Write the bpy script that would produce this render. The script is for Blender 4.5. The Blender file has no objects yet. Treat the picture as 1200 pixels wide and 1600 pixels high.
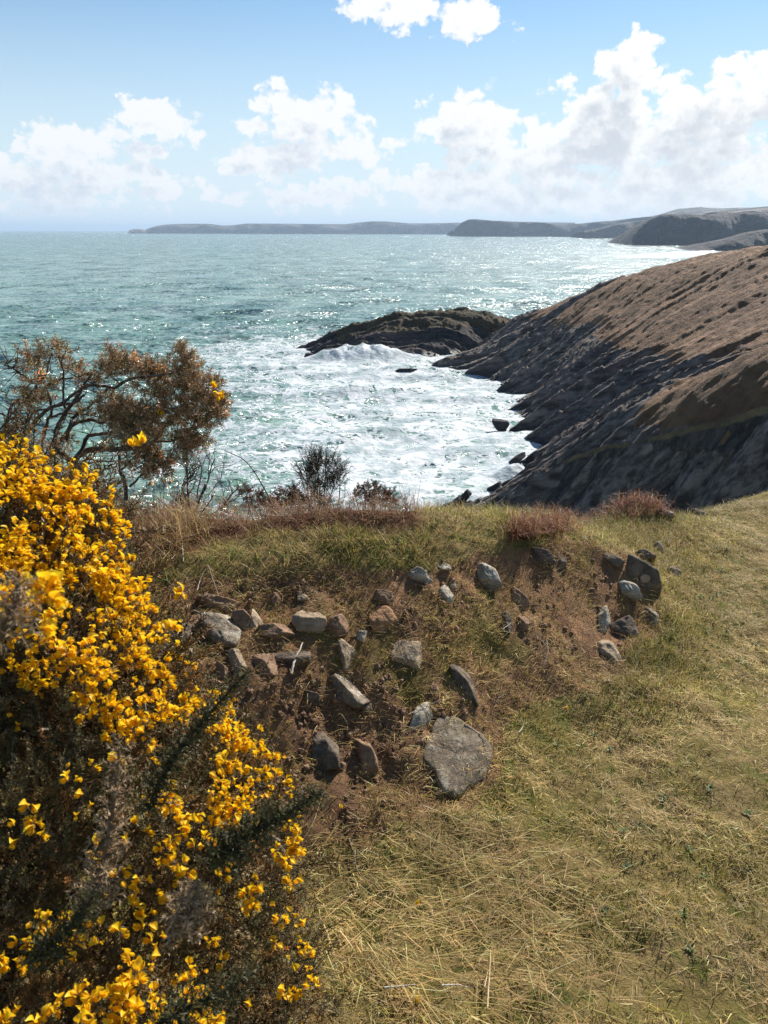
import bpy, bmesh, math, random
import numpy as np
from mathutils import Vector, Matrix

# ------------------------------------------------------------------ camera, sky, sun, exposure
SC = bpy.context.scene
COL = SC.collection
R = math.radians
FPX = 1248.5                                   # focal length of the photo in its own pixels
PITCH = math.atan((800 - 360.5) / FPX)
CP, SP = math.cos(PITCH), math.sin(PITCH)
EYE = np.array([0.0, 0.0, 1.6])
SEA = -42.0

cam = bpy.data.cameras.new('camera')
cam.sensor_fit = 'VERTICAL'; cam.sensor_height = 34.6; cam.sensor_width = 25.95; cam.lens = 27.0
cam.clip_start = 0.05; cam.clip_end = 120000
cam.dof.use_dof = True; cam.dof.focus_distance = 3.0; cam.dof.aperture_fstop = 13.0
camo = bpy.data.objects.new('camera', cam); COL.objects.link(camo)
camo.location = EYE; camo.rotation_euler = (math.pi / 2 - PITCH, R(-0.15), 0)
SC.camera = camo

SUN_AZ, SUN_EL = 33.0, 37.0                    # degrees to the right of straight ahead, above the horizon
sdir = Vector((math.sin(R(SUN_AZ)) * math.cos(R(SUN_EL)), math.cos(R(SUN_AZ)) * math.cos(R(SUN_EL)), math.sin(R(SUN_EL))))
sl = bpy.data.lights.new('sun', 'SUN'); sl.energy = 5.0; sl.angle = R(0.53); sl.color = (1.0, 0.95, 0.87)
so = bpy.data.objects.new('sun', sl); COL.objects.link(so); so.rotation_euler = sdir.to_track_quat('Z', 'Y').to_euler()

SC.view_settings.view_transform = 'Standard'; SC.view_settings.look = 'None'
SC.view_settings.exposure = 0.75; SC.view_settings.gamma = 1.0
SC.render.engine = 'CYCLES'
SC.cycles.denoising_prefilter = 'NONE'; SC.cycles.max_bounces = 6; SC.cycles.volume_bounces = 0; SC.cycles.transparent_max_bounces = 6
SC.cycles.caustics_reflective = False; SC.cycles.caustics_refractive = False
SC.cycles.sample_clamp_indirect = 4.0

def ray(u, v):
    """photo pixel -> direction from the eye (arrays welcome)"""
    u = np.asarray(u, float); v = np.asarray(v, float)
    a = (u - 600) / FPX; b = (800 - v) / FPX
    return np.stack([a, CP + b * SP, -SP + b * CP], -1)
def P(u, v, y):
    """point seen at photo pixel (u, v) that lies y metres ahead of the eye"""
    d = ray(u, v); return EYE + d * (np.asarray(y, float) / d[..., 1])[..., None]
def on_sea(u, v):
    d = ray(u, v); return EYE + d * ((SEA - EYE[2]) / d[..., 2])[..., None]

# ------------------------------------------------------------------ node helper
class NT:
    def __init__(s, tree): s.t = tree; s.n = tree.nodes; s.l = tree.links
    def add(s, typ, **kw):
        n = s.n.new(typ)
        for k, v in kw.items(): setattr(n, k, v)
        return n
    def put(s, sock, v):
        if isinstance(v, bpy.types.NodeSocket): s.l.new(v, sock)
        elif v is not None: sock.default_value = v
    def math(s, op, a, b=None, c=None, clamp=False):
        n = s.add('ShaderNodeMath', operation=op, use_clamp=clamp)
        for i, x in enumerate((a, b, c)):
            if x is not None: s.put(n.inputs[i], x)
        return n.outputs[0]
    def vmath(s, op, a, b=None, out=0):
        n = s.add('ShaderNodeVectorMath', operation=op)
        s.put(n.inputs[0], a)
        if b is not None: s.put(n.inputs['Scale'] if op == 'SCALE' else n.inputs[1], b)
        return n.outputs['Value' if op in ('LENGTH', 'DOT_PRODUCT', 'DISTANCE') else 'Vector']
    def noise(s, vec, scale, detail=4.0, rough=0.55, dist=0.0, color=False, dim='3D'):
        n = s.add('ShaderNodeTexNoise', noise_dimensions=dim); s.put(n.inputs['Vector'], vec)
        n.inputs['Scale'].default_value = scale; n.inputs['Detail'].default_value = detail
        n.inputs['Roughness'].default_value = rough; n.inputs['Distortion'].default_value = dist
        return n.outputs['Color' if color else 'Fac']
    def step(s, x, a, b, lo=0.0, hi=1.0):
        n = s.add('ShaderNodeMapRange', interpolation_type='SMOOTHSTEP')
        s.put(n.inputs['Value'], x); s.put(n.inputs['From Min'], a); s.put(n.inputs['From Max'], b)
        s.put(n.inputs['To Min'], lo); s.put(n.inputs['To Max'], hi); return n.outputs[0]
    def mix(s, f, a, b, blend='MIX'):
        n = s.add('ShaderNodeMix', data_type='RGBA', blend_type=blend)
        s.put(n.inputs[0], f); s.put(n.inputs[6], rgb(a)); s.put(n.inputs[7], rgb(b)); return n.outputs[2]
    def mapping(s, vec, loc=(0, 0, 0), rot=(0, 0, 0), scale=(1, 1, 1)):
        n = s.add('ShaderNodeMapping'); s.put(n.inputs[0], vec)
        n.inputs[1].default_value = loc; n.inputs[2].default_value = rot; n.inputs[3].default_value = scale
        return n.outputs[0]
    def attr(s, name, out='Fac'): return s.add('ShaderNodeAttribute', attribute_name=name).outputs[out]
    def coord(s, out='Object'): return s.add('ShaderNodeTexCoord').outputs[out]
    def bump(s, h, strength, dist, normal=None):
        n = s.add('ShaderNodeBump'); s.put(n.inputs['Height'], h)
        n.inputs['Strength'].default_value = strength; n.inputs['Distance'].default_value = dist
        if normal is not None: s.l.new(normal, n.inputs['Normal'])
        return n.outputs[0]
def rgb(c): return (*c, 1.0) if isinstance(c, tuple) and len(c) == 3 else c
def new_mat(name):
    m = bpy.data.materials.new(name); m.use_nodes = True; m.node_tree.nodes.clear()
    n = NT(m.node_tree); out = n.add('ShaderNodeOutputMaterial'); return m, n, out
def principled(n, color, rough=0.8, normal=None, spec=0.3):
    b = n.add('ShaderNodeBsdfPrincipled'); n.put(b.inputs['Base Color'], rgb(color)); n.put(b.inputs['Roughness'], rough)
    n.put(b.inputs['Specular IOR Level'], spec)
    if normal is not None: n.l.new(normal, b.inputs['Normal'])
    return b.outputs[0]

# ------------------------------------------------------------------ world: clear spring sky with cumulus
def azel(u, v):
    d = ray(u, v); d = d / np.linalg.norm(d, axis=-1, keepdims=True)
    return np.degrees(np.arctan2(d[..., 0], d[..., 1])), np.degrees(np.arcsin(d[..., 2]))
CLOUDS = [  # pixel centre and half sizes in the photo, weight; turned into azimuth / elevation
    (110, 232, 85, 55, 1.0), (165, 265, 120, 45, .9), (240, 195, 85, 42, 1.0), (15, 278, 55, 38, 1.0), (70, 290, 90, 34, 1.), (260, 288, 75, 24, .9),
    (185, 150, 22, 7, .6),
    (480, 190, 95, 58, 1.0), (420, 250, 90, 38, .95), (560, 228, 60, 34, .95), (430, 138, 34, 17, .85), (375, 197, 22, 22, .8), (505, 240, 80, 40, .8),
    (645, 12, 125, 32, .95), (735, 32, 75, 36, .95), (580, 18, 60, 26, .8), (815, 50, 8, 14, .5),
    (730, 195, 100, 62, 1.0), (985, 108, 62, 62, 1.1), (960, 200, 130, 90, 1.1), (1090, 195, 130, 90, 1.1), (1190, 150, 70, 75, 1.1), (850, 245, 170, 62, 1.0),
    (1120, 105, 45, 24, .75), (870, 135, 60, 14, .7), (1080, 285, 240, 60, 1.0), (690, 288, 130, 40, 1.), (460, 306, 150, 24, .95), (900, 312, 320, 30, 1.),
    (100, 322, 170, 18, .8), (350, 318, 60, 14, .8), (560, 290, 50, 18, .8), (1400, 180, 160, 130, 1.1), (-150, 260, 100, 60, 1.0), (400, -180, 160, 60, .9), (1000, -200, 200, 70, .9), (1550, -60, 150, 100, .9)]
g = bpy.data.node_groups.new('cloud_density', 'ShaderNodeTree')
g.interface.new_socket('AzEl', in_out='INPUT', socket_type='NodeSocketVector')
g.interface.new_socket('Density', in_out='OUTPUT', socket_type='NodeSocketFloat')
gn = NT(g); gi = gn.add('NodeGroupInput'); go = gn.add('NodeGroupOutput')
vec = gi.outputs[0]
w1 = gn.vmath('SCALE', gn.vmath('SUBTRACT', gn.noise(vec, .28, 4, .6, color=True, dim='2D'), (.5, .5, .5)), 2.8)
w2 = gn.vmath('SCALE', gn.vmath('SUBTRACT', gn.noise(vec, 1.1, 4, .65, color=True, dim='2D'), (.5, .5, .5)), 1.0)
wv = gn.vmath('ADD', vec, gn.vmath('ADD', w1, w2))
acc = None
for (u, v, ru, rv, w) in CLOUDS:
    a0, e0 = azel(u, v); a1, _ = azel(u + ru, v); _, e1 = azel(u, v - rv)
    k = 1.27
    d = gn.vmath('MULTIPLY', gn.vmath('SUBTRACT', wv, (float(a0), float(e0), 0)), (1 / abs(a1 - a0) / k, 1 / abs(e1 - e0) / k, 0))
    q = gn.math('SUBTRACT', 1.0, gn.vmath('DOT_PRODUCT', d, d))
    q = gn.math('MULTIPLY', gn.math('MAXIMUM', q, 0.0), w)
    if acc is None: acc = q
    else: acc = gn.math('SMOOTH_MAX', acc, q, 0.25)
st = gn.vmath('MULTIPLY', vec, (1, 1.35, 1))
f1 = gn.noise(st, .5, 7, .56, dim='2D')
vo = gn.add('ShaderNodeTexVoronoi', feature='F1', voronoi_dimensions='2D'); gn.put(vo.inputs['Vector'], gn.vmath('ADD', st, w2)); vo.inputs['Scale'].default_value = .55
vo.inputs['Detail'].default_value = 2.0; vo.inputs['Roughness'].default_value = .6
bil = gn.math('SUBTRACT', .45, vo.outputs['Distance'])
dens = gn.math('ADD', gn.math('MULTIPLY', acc, 1.25), gn.math('ADD', gn.math('MULTIPLY', gn.math('SUBTRACT', f1, .5), 1.15), gn.math('MULTIPLY', bil, .75)))
gate = gn.step(acc, .10, .34)
gn.l.new(gn.math('MULTIPLY', dens, gate), go.inputs[0])

world = bpy.data.worlds.new('World'); SC.world = world; world.use_nodes = True
world.node_tree.nodes.clear(); n = NT(world.node_tree)
sky = n.add('ShaderNodeTexSky', sky_type='NISHITA', sun_disc=False, sun_elevation=R(SUN_EL), sun_rotation=R(SUN_AZ),
            altitude=40, air_density=1.0, dust_density=0.12, ozone_density=2.6)
dirv = n.vmath('NORMALIZE', n.coord('Generated'))
sx = n.add('ShaderNodeSeparateXYZ'); n.l.new(dirv, sx.inputs[0])
az = n.math('MULTIPLY', n.math('ARCTAN2', sx.outputs[0], sx.outputs[1]), 180 / math.pi)
el = n.math('MULTIPLY', n.math('ARCSINE', sx.outputs[2]), 180 / math.pi)
def cxyz(x, y): c = n.add('ShaderNodeCombineXYZ'); n.put(c.inputs[0], x); n.put(c.inputs[1], y); return c.outputs[0]
ae = cxyz(az, el)
def dens_at(v):
    q = n.add('ShaderNodeGroup'); q.node_tree = g; n.l.new(v, q.inputs[0]); return q.outputs[0]
d0 = dens_at(ae)
d1 = dens_at(n.vmath('ADD', ae, (.45, .95, 0)))
d2 = dens_at(n.vmath('ADD', ae, (.9, 2.4, 0)))
alpha = n.step(d0, .26, .62)
above = n.math('ADD', n.math('MULTIPLY', n.math('MAXIMUM', d1, 0.0), .55), n.math('MULTIPLY', n.math('MAXIMUM', d2, 0.0), .55))   # cloud lying between here and the sun
shade = n.step(n.math('ADD', n.math('MULTIPLY', above, .85), n.math('MULTIPLY', n.step(d0, .6, 1.5), .30)), .40, 1.30)
sunny = n.step(az, -25, 30)
ccol = n.mix(shade, n.mix(sunny, (7.9, 8.05, 8.2), (8.6, 8.6, 8.5)), n.mix(sunny, (4.2, 5.0, 6.2), (5.6, 5.9, 6.3)))
hz = n.step(el, 8, 0)                                   # far low clouds pale into the air
ccol = n.mix(n.math('MULTIPLY', hz, .35), ccol, (7.2, 7.6, 7.9))
tint = n.mix(n.step(el, 18, -1, 0, .95), n.mix(1.0, sky.outputs[0], (.66, .86, .94), 'MULTIPLY'), (6.3, 7.3, 7.9))
tot = n.mix(n.math('MULTIPLY', alpha, n.step(el, -.5, .8)), tint, ccol)
bg = n.add('ShaderNodeBackground'); n.l.new(tot, bg.inputs[0]); bg.inputs[1].default_value = 0.074
world.cycles.sampling_method = 'MANUAL'; world.cycles.sample_map_resolution = 256
wo = n.add('ShaderNodeOutputWorld'); n.l.new(bg.outputs[0], wo.inputs[0])

# ------------------------------------------------------------------ numpy helpers
def _hash(ix, iy, iz, seed):
    h = (ix * 374761393 + iy * 668265263 + iz * 2147483647 + seed * 974711) & 0xFFFFFFFF
    h = ((h ^ (h >> 13)) * 1274126177) & 0xFFFFFFFF
    return (h ^ (h >> 16)) & 0xFFFF
def vnoise(p, seed=0):
    """value noise in -1..1; p is (...,2) or (...,3)"""
    p = np.asarray(p, float)
    if p.shape[-1] == 2: p = np.concatenate([p, np.zeros_like(p[..., :1])], -1)
    i = np.floor(p).astype(np.int64); f = p - i; f = f * f * f * (f * (f * 6 - 15) + 10); r = 0
    for dx in (0, 1):
        for dy in (0, 1):
            for dz in (0, 1):
                w = (f[..., 0] if dx else 1 - f[..., 0]) * (f[..., 1] if dy else 1 - f[..., 1]) * (f[..., 2] if dz else 1 - f[..., 2])
                r = r + w * _hash(i[..., 0] + dx, i[..., 1] + dy, i[..., 2] + dz, seed)
    return r / 32767.5 - 1
def fbm(p, scale=1.0, oct=4, rough=.5, seed=0, ridge=False):
    p = np.asarray(p, float) * scale; a = 1.0; r = 0; t = 0; c, s_ = math.cos(.9), math.sin(.9)
    for o in range(oct):
        p = np.concatenate([c * p[..., :1] - s_ * p[..., 1:2], s_ * p[..., :1] + c * p[..., 1:2], p[..., 2:]], -1)
        q = vnoise(p * 2.03 ** o + 17.3 * o, seed + o * 31)
        r = r + a * ((1 - 2 * np.abs(q)) if ridge else q); t += a; a *= rough
    return r / t
def smooth(x, a, b):
    t = np.clip((x - a) / (b - a), 0, 1); return t * t * (3 - 2 * t)

def mesh_np(name, verts, faces, mat=None, parent=None, attrs=None, shade=True, uvset=None):
    """faces: list of (M,k) int arrays. attrs: name -> (N,) floats or (N,3) colours on points"""
    verts = np.ascontiguousarray(verts, np.float32)
    faces = [np.asarray(f, np.int32) for f in faces if len(f)]
    me = bpy.data.meshes.new(name)
    tot = sum(f.size for f in faces); npoly = sum(len(f) for f in faces)
    me.vertices.add(len(verts)); me.vertices.foreach_set('co', verts.ravel())
    me.loops.add(tot); me.polygons.add(npoly)
    me.loops.foreach_set('vertex_index', np.concatenate([f.ravel() for f in faces]))
    counts = np.concatenate([np.full(len(f), f.shape[1], np.int32) for f in faces])
    starts = np.concatenate([[0], np.cumsum(counts)[:-1]]).astype(np.int32)
    me.polygons.foreach_set('loop_start', starts)
    me.polygons.foreach_set('use_smooth', np.full(npoly, bool(shade)))
    me.update(calc_edges=True)
    for k, a in (attrs or {}).items():
        a = np.asarray(a, np.float32)
        if a.ndim == 1:
            at = me.attributes.new(k, 'FLOAT', 'POINT'); at.data.foreach_set('value', a)
        else:
            at = me.attributes.new(k, 'FLOAT_COLOR', 'POINT')
            at.data.foreach_set('color', np.concatenate([a, np.ones((len(a), 1), np.float32)], 1).ravel())
    if mat: me.materials.append(mat)
    o = bpy.data.objects.new(name, me); COL.objects.link(o)
    if parent: o.parent = parent
    return o
def grid_faces(nr, nc):
    i = (np.arange(nr - 1)[:, None] * nc + np.arange(nc - 1)[None]).ravel()
    return np.stack([i, i + 1, i + nc + 1, i + nc], 1)
def tag(o, label=None, cat=None, group=None, kind=None):
    for k, v in (('label', label), ('category', cat), ('group', group), ('kind', kind)):
        if v: o[k] = v
    return o
def empty(name, loc, label=None, cat=None, group=None):
    o = bpy.data.objects.new(name, None); COL.objects.link(o); o.location = [float(q) for q in loc]; o.empty_display_size = .1
    return tag(o, label, cat, group)

class RBF:
    """thin plate height surface through control points"""
    def __init__(s, pts, lam=1e-3, norm=None):
        pts = np.asarray(pts, float); s.c = pts[:, :2].mean(0); s.k = norm or np.ptp(pts[:, :2])
        q = (pts[:, :2] - s.c) / s.k; s.q = q; n_ = len(q)
        d = np.linalg.norm(q[:, None] - q[None], axis=-1); K = s.f(d) + lam * np.eye(n_)
        A = np.block([[K, np.c_[np.ones(n_), q]], [np.r_[np.ones((1, n_)), q.T], np.zeros((3, 3))]])
        s.w = np.linalg.solve(A, np.r_[pts[:, 2], 0, 0, 0])
    @staticmethod
    def f(d): return np.where(d > 1e-9, d * d * np.log(np.maximum(d, 1e-9)), 0)
    def __call__(s, x, y):
        sh = np.shape(x); p = (np.stack([np.ravel(x), np.ravel(y)], 1) - s.c) / s.k; out = np.empty(len(p))
        for i in range(0, len(p), 60000):
            b = p[i:i + 60000]; d = np.linalg.norm(b[:, None] - s.q[None], axis=-1)
            out[i:i + 60000] = s.f(d) @ s.w[:len(s.q)] + s.w[len(s.q)] + b @ s.w[len(s.q) + 1:]
        return out.reshape(sh)
# ------------------------------------------------------------------ hillside with slanting strata, headland
STRIKE = np.array([0.98, 0.16]); STRIKE /= np.linalg.norm(STRIKE); ACROSS = np.array([-STRIKE[1], STRIKE[0]])
shore = np.array([(700, 830), (742, 805), (800, 760), (822, 735), (838, 690), (825, 650), (800, 612), (765, 588), (725, 580), (690, 578)], float)
sp_ = on_sea(shore[:, 0], shore[:, 1])
hp = [tuple(p) for p in sp_]
hp += [(p[0] - 22, p[1] - 4, SEA - 7) for p in sp_]
hp += [(p[0] - 60, p[1] - 8, SEA - 14) for p in sp_[:8:2]]
def pp(*a): hp.append(tuple(P(*a)))
for a in ((850, 737, 119), (950, 697, 113), (1050, 674, 107), (1200, 634, 99), (1350, 600, 92)): pp(*a)      # rim of the near gully
for a in ((1200, 800, 90), (1350, 790, 82), (1020, 800, 103), (870, 810, 113)): pp(*a)                          # its shaded side
for a in ((900, 610, 184), (1000, 545, 196), (1200, 505, 166), (1000, 640, 142), (1150, 580, 128), (1350, 480, 150), (880, 560, 225)): pp(*a)
for a in ((800, 502, 298), (870, 482, 285), (940, 449, 268), (1000, 427, 255), (1100, 404, 240), (1200, 389, 225), (1350, 372, 210)):  # skyline
    pp(*a); q = P(*a); hp += [(q[0] * 1.15 + 8, q[1] + 60, q[2] - 13), (q[0] * 1.3 + 16, q[1] + 150, SEA - 6)]
for a in ((740, 547, 273), (820, 513, 287), (700, 560, 266)): pp(*a)                                           # low tongue of rock
hp += [(18, 287, SEA - 1.5), (0, 286, SEA - 4), (36, 297, SEA + 1), (-8, 262, SEA - 2)]
H0 = RBF(hp, 2e-4)
def saw(q, a=.22):
    f = q - np.floor(q); return np.where(f < a, f / a, 1 - (f - a) / (1 - a))
def strata(x, y, seed=0):
    p = np.stack([x, y], -1); q = p @ ACROSS; s = p @ STRIKE
    q = q + 3.0 * fbm(p, 1 / 45., 3, seed=seed) + .9 * fbm(np.stack([s * .3, q], -1), 1 / 9., 3, seed=seed + 5)
    m = .55 + .75 * fbm(np.stack([s * .35, q], -1), 1 / 22., 2, seed=seed + 9)
    def broken(lam, ln, sd, k):                          # beds end in steps: each bed has its own joints
        bed = np.floor(q / lam + .2); off = _hash(bed.astype(np.int64), bed.astype(np.int64) * 0, bed.astype(np.int64) * 0, sd) / 65535.
        w_ = (s + 3 * fbm(p, .12, 2, seed=sd)) / ln + off * 7.3; cell_ = np.floor(w_).astype(np.int64)
        return k * (_hash(cell_, bed.astype(np.int64), cell_ * 0, sd + 1) / 65535. - .5)
    r = 4.2 * np.clip(m, .15, 1.3) * (saw(q / 12.5 + .2) - .5) + broken(6.1, 14., 50, 1.1) + broken(2.1, 4.5, 60, .9) + 1.9 * (saw(q / 5.1 + .35 * fbm(np.stack([s * .2, q], -1), .08, 2, seed=3)) - .5)
    r = r + 1.0 * (saw(q / 2.1) - .5) + .45 * (saw(q / .83) - .5)
    blocks = fbm(np.stack([s * .7, q * 1.6], -1), 1 / 3.0, 4, .6, seed=seed + 3)
    return r + .5 * blocks
def hill_z(x, y):
    z = H0(x, y); hgt = z - SEA
    p = np.stack([x, y], -1)
    q = p @ ACROSS; s = p @ STRIKE
    nz = fbm(np.stack([s * .35, q], -1), 1 / 26., 4, .55, seed=41)
    rock = 1 - smooth(hgt + 9 * nz + 3.0 * fbm(p, 1 / 8., 3, seed=77), 12, 20)
    rock = np.clip(rock + .85 * smooth(nz, .2, .5), 0, 1)
    e_ = .8; steep = np.clip((H0(x, y + e_) - z) / e_, 0, 3); rock = np.maximum(rock, smooth(steep, .45, .8) * smooth(152 - y, 0, 14))
    amp = (.15 + .85 * rock) * smooth(hgt, -9, 4)
    z = z + amp * strata(x, y) + (1 - rock) * (.9 * fbm(p, 1 / 9., 4, .6, seed=12) + .34 * fbm(p, 1 / 1.5, 4, .6, seed=13))
    return z, rock, amp

def land_mat(name, veg_a, veg_b, veg_c, rock_d=(.060, .047, .040), rock_l=(.33, .275, .235), sc=1.0):
    m, n, out = new_mat(name)
    co = n.coord(); rot = math.atan2(STRIKE[1], STRIKE[0])
    st = n.mapping(n.mapping(co, rot=(0, 0, -rot)), scale=(.12 * sc, 1.0 * sc, .45 * sc))
    rk = n.attr('rock')
    r1 = n.noise(st, 1.3, 8, .62); r2 = n.noise(co, .55 * sc, 6, .6); r3 = n.noise(st, .25, 4)
    rc = n.mix(n.step(r1, .36, .68), rock_d, rock_l)
    rc = n.mix(n.step(r3, .5, .72), rc, (.13, .095, .085))
    rc = n.mix(n.math('MULTIPLY', n.step(n.noise(st, 3.1, 5, .7), .62, .74), .7), rc, (.42, .40, .38))
    v1 = n.noise(co, .075 * sc, 6, .62); v2 = n.noise(co, .9 * sc, 8, .72); v3 = n.noise(st, .22, 5, .6)
    vc = n.mix(n.step(v1, .38, .62), veg_a, veg_b)
    vc = n.mix(n.step(v3, .54, .66), vc, veg_c)
    vc = n.mix(n.math('MULTIPLY', n.step(v2, .45, .62), 1.0), vc, n.mix(.36, vc, (.02, .018, .012)))
    f = n.step(n.math('ADD', rk, n.math('MULTIPLY', n.math('SUBTRACT', n.noise(st, .9, 6, .65), .5), 1.1)), .36, .62)
    col = n.mix(f, vc, rc)
    geo = n.add('ShaderNodeNewGeometry'); sz = n.add('ShaderNodeSeparateXYZ'); n.l.new(geo.outputs['Position'], sz.inputs[0])
    wet = n.step(n.math('ADD', sz.outputs[2], n.math('MULTIPLY', r2, 3.0)), SEA + 4.2, SEA + 2.0)
    col = n.mix(n.math('MULTIPLY', wet, .75), col, (.012, .012, .015))
    bh = n.math('ADD', n.math('MULTIPLY', r1, .8), n.math('MULTIPLY', n.noise(co, 2.4 * sc, 6, .7), .6))
    nm = n.bump(bh, 1.0, 1.1 / sc)
    rough = n.step(wet, 0, 1, .85, .35)
    n.l.new(principled(n, col, rough, nm, .3), out.inputs[0]); return m
hill_mat = land_mat('hillside', (.16, .080, .034), (.23, .125, .055), (.40, .225, .13))
def uneven(a, b, n_, pw=1.0): return a + (b - a) * np.linspace(0, 1, n_) ** pw
xs = np.linspace(-22, 175, 560); ys = np.concatenate([np.arange(78, 200, .34), np.arange(200, 330, .5), np.arange(330, 430, 2.0)])
X, Y = np.meshgrid(xs, ys); Z, RK, AM = hill_z(X, Y)
tag(mesh_np('hillside', np.stack([X, Y, Z], -1).reshape(-1, 3), [grid_faces(len(ys), len(xs))], hill_mat, attrs={'rock': RK.ravel()}), kind='structure')

# the nearer dark cliff across the gully, its grassy rim against the lit slope
rimp = np.array([(664, 812, 131), (690, 800, 130), (722, 800, 128), (750, 786, 126), (790, 762, 124), (850, 731, 121), (900, 711, 117), (950, 694, 113), (1000, 688, 110), (1050, 673, 107), (1100, 661, 104), (1150, 648, 101), (1200, 631, 98), (1350, 596, 91), (1550, 560, 84)], float)
uu = np.linspace(664, 1550, 620); vv = np.interp(uu, rimp[:, 0], rimp[:, 1]) + 3.0 * fbm(np.stack([uu / 26, uu * 0], -1), 1., 4, .6, seed=2); yy = np.interp(uu, rimp[:, 0], rimp[:, 2]); crest = P(uu, vv, yy)
tt = np.concatenate([np.linspace(-1, 0, 130), np.linspace(0, 1, 30)[1:]]); V = []; RKl = []
for t in tt:
    if t <= 0: dy = 17 * t; dz = (crest[:, 2] - (SEA - 4)) * -abs(t) ** .85
    else: dy = 9 * t; dz = -5.0 * t ** 1.3 - 1.2 * t
    x = crest[:, 0] + 0 * uu; y = crest[:, 1] + dy; z = crest[:, 2] + dz; k = smooth(np.array(abs(t)), 0, .10 if t < 0 else .4); p2 = np.stack([x * .55 + z * .25, z * 1.0 - x * .42], -1)
    y = y - k * (1.9 * fbm(p2, 1 / 5.5, 5, .6, seed=21, ridge=True) + .9 * (saw(p2[:, 1] / 2.6 + .5 * fbm(p2, .1, 2, seed=4)) - .5) + 1.2 * fbm(np.stack([x, z * .5], -1), 1 / 9., 4, seed=23))
    V.append(np.stack([x, y, z], -1)); RKl.append(np.where(uu < 870, 1.0, smooth(np.full(len(uu), -t if t < 0 else t * .2), .004, .032 + 0 * uu)))
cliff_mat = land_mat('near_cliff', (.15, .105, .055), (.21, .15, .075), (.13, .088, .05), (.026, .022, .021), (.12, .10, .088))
tag(mesh_np('near_cliff', np.concatenate(V), [grid_faces(len(tt), len(uu))], cliff_mat, attrs={'rock': np.concatenate(RKl)}), kind='structure')

hd = []
for (u, v) in ((478, 552), (520, 557), (580, 560), (640, 562), (700, 556), (760, 545), (830, 540)):
    q = on_sea(u, v); hd += [tuple(q), (q[0] - 2, q[1] - 18, SEA - 8)]
for (u, v, y) in ((478, 545, 309), (520, 524, 312), (560, 508, 314), (600, 498, 315), (640, 493, 316), (700, 491, 318), (750, 492, 321), (800, 502, 327), (850, 515, 332)):
    q = P(u, v, y); hd += [tuple(q), (q[0] - 3, q[1] + 30, q[2] - 9), (q[0] - 6, q[1] + 60, SEA - 6)]
for (u, v, y) in ((560, 536, 304), (640, 530, 304), (720, 524, 307), (780, 524, 312)): hd.append(tuple(P(u, v, y)))
q = on_sea(462, 549); hd += [(q[0] - 6, q[1] + 6, SEA - 2.5), (q[0] - 25, q[1] + 5, SEA - 9), (q[0] - 25, q[1] + 50, SEA - 9)]
H1 = RBF(hd, 2e-4)
xs = np.linspace(-60, 80, 380); ys = np.linspace(285, 405, 330); X, Y = np.meshgrid(xs, ys); Z = H1(X, Y)
hg = Z - SEA; p_ = np.stack([X, Y], -1)
Z = Z + smooth(hg, -6, 3) * (.55 * strata(X, Y, 7) + 1.5 * fbm(p_, 1 / 11., 5, .6, seed=5, ridge=True) + .5 * fbm(p_, 1 / 2.5, 4, .6, seed=6) - .9)
RK = np.clip(1 - smooth(hg + 6 * fbm(p_, 1 / 15., 4, seed=8), 5.5, 10), 0, 1)
head_mat = land_mat('headland', (.05, .038, .020), (.11, .075, .03), (.075, .058, .025), (.012, .011, .012), (.07, .06, .055))
tag(mesh_np('headland', np.stack([X, Y, Z], -1).reshape(-1, 3), [grid_faces(len(ys), len(xs))], head_mat, attrs={'rock': RK.ravel()}), kind='structure')

# ------------------------------------------------------------------ far coast
def coast(name, sky_line, y0, depth, mat, face=.35, n_u=260, n_d=60, rough=.06, seed=0, foot=None):
    """land behind the bay: front cliff, top with relief, slope down at the back"""
    sl_ = np.array(sky_line, float); us = np.linspace(sl_[0, 0], sl_[-1, 0], n_u); vs = np.interp(us, sl_[:, 0], sl_[:, 1])
    k_ = int(n_d * .6); ts = np.concatenate([np.linspace(0, face, k_), np.linspace(face, 1, n_d - k_ + 1)[1:]]); V = []; RKv = []
    top = P(us, vs, np.full(n_u, y0)); h = np.maximum(top[:, 2] - SEA, .5)
    fx = on_sea(us, np.full(n_u, foot)) if foot else top
    y_front = y0 - depth * face
    for t in ts:
        yy = y_front + t * depth
        xx = top[:, 0] * (yy / y0) ** .6
        prof = np.where(t < face, np.sin(min(t / face, 1) * math.pi / 2) ** .62, np.cos(max(t - face, 0) / (1 - face) * math.pi / 2) ** .8)
        p3 = np.stack([xx, np.full(n_u, yy)], -1)
        z = SEA - 3 + (h + 3) * prof * (1 + (0 if abs(t - face) < .2 / n_d else rough * fbm(p3, 5 / depth, 5, .6, seed=seed)))
        rel = rough * 1.4 * h * fbm(np.stack([xx, np.full(n_u, yy * .45)], -1), 9 / depth, 4, .6, seed=seed + 4, ridge=True)
        z = z + np.where(prof * h > 2, rel * np.sin(math.pi * np.clip(t / face, 0, 1)), 0)
        V.append(np.stack([xx, np.full(n_u, yy) + depth * .05 * fbm(p3, 7 / depth, 3, seed=seed + 2), z], -1))
        RKv.append(np.full(n_u, 1 - smooth(np.array(t), face * .45, face * .95)))
    o = mesh_np(name, np.concatenate(V), [grid_faces(n_d, n_u)], mat, attrs={'rock': np.concatenate(RKv)})
    return tag(o, kind='structure')
far_mat = land_mat('far_cliff', (.026, .016, .017), (.034, .022, .021), (.13, .10, .07), (.013, .012, .014), (.045, .038, .04), sc=.06)
hill_green = land_mat('far_hill', (.035, .045, .03), (.05, .055, .035), (.08, .095, .05), sc=.012)
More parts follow.
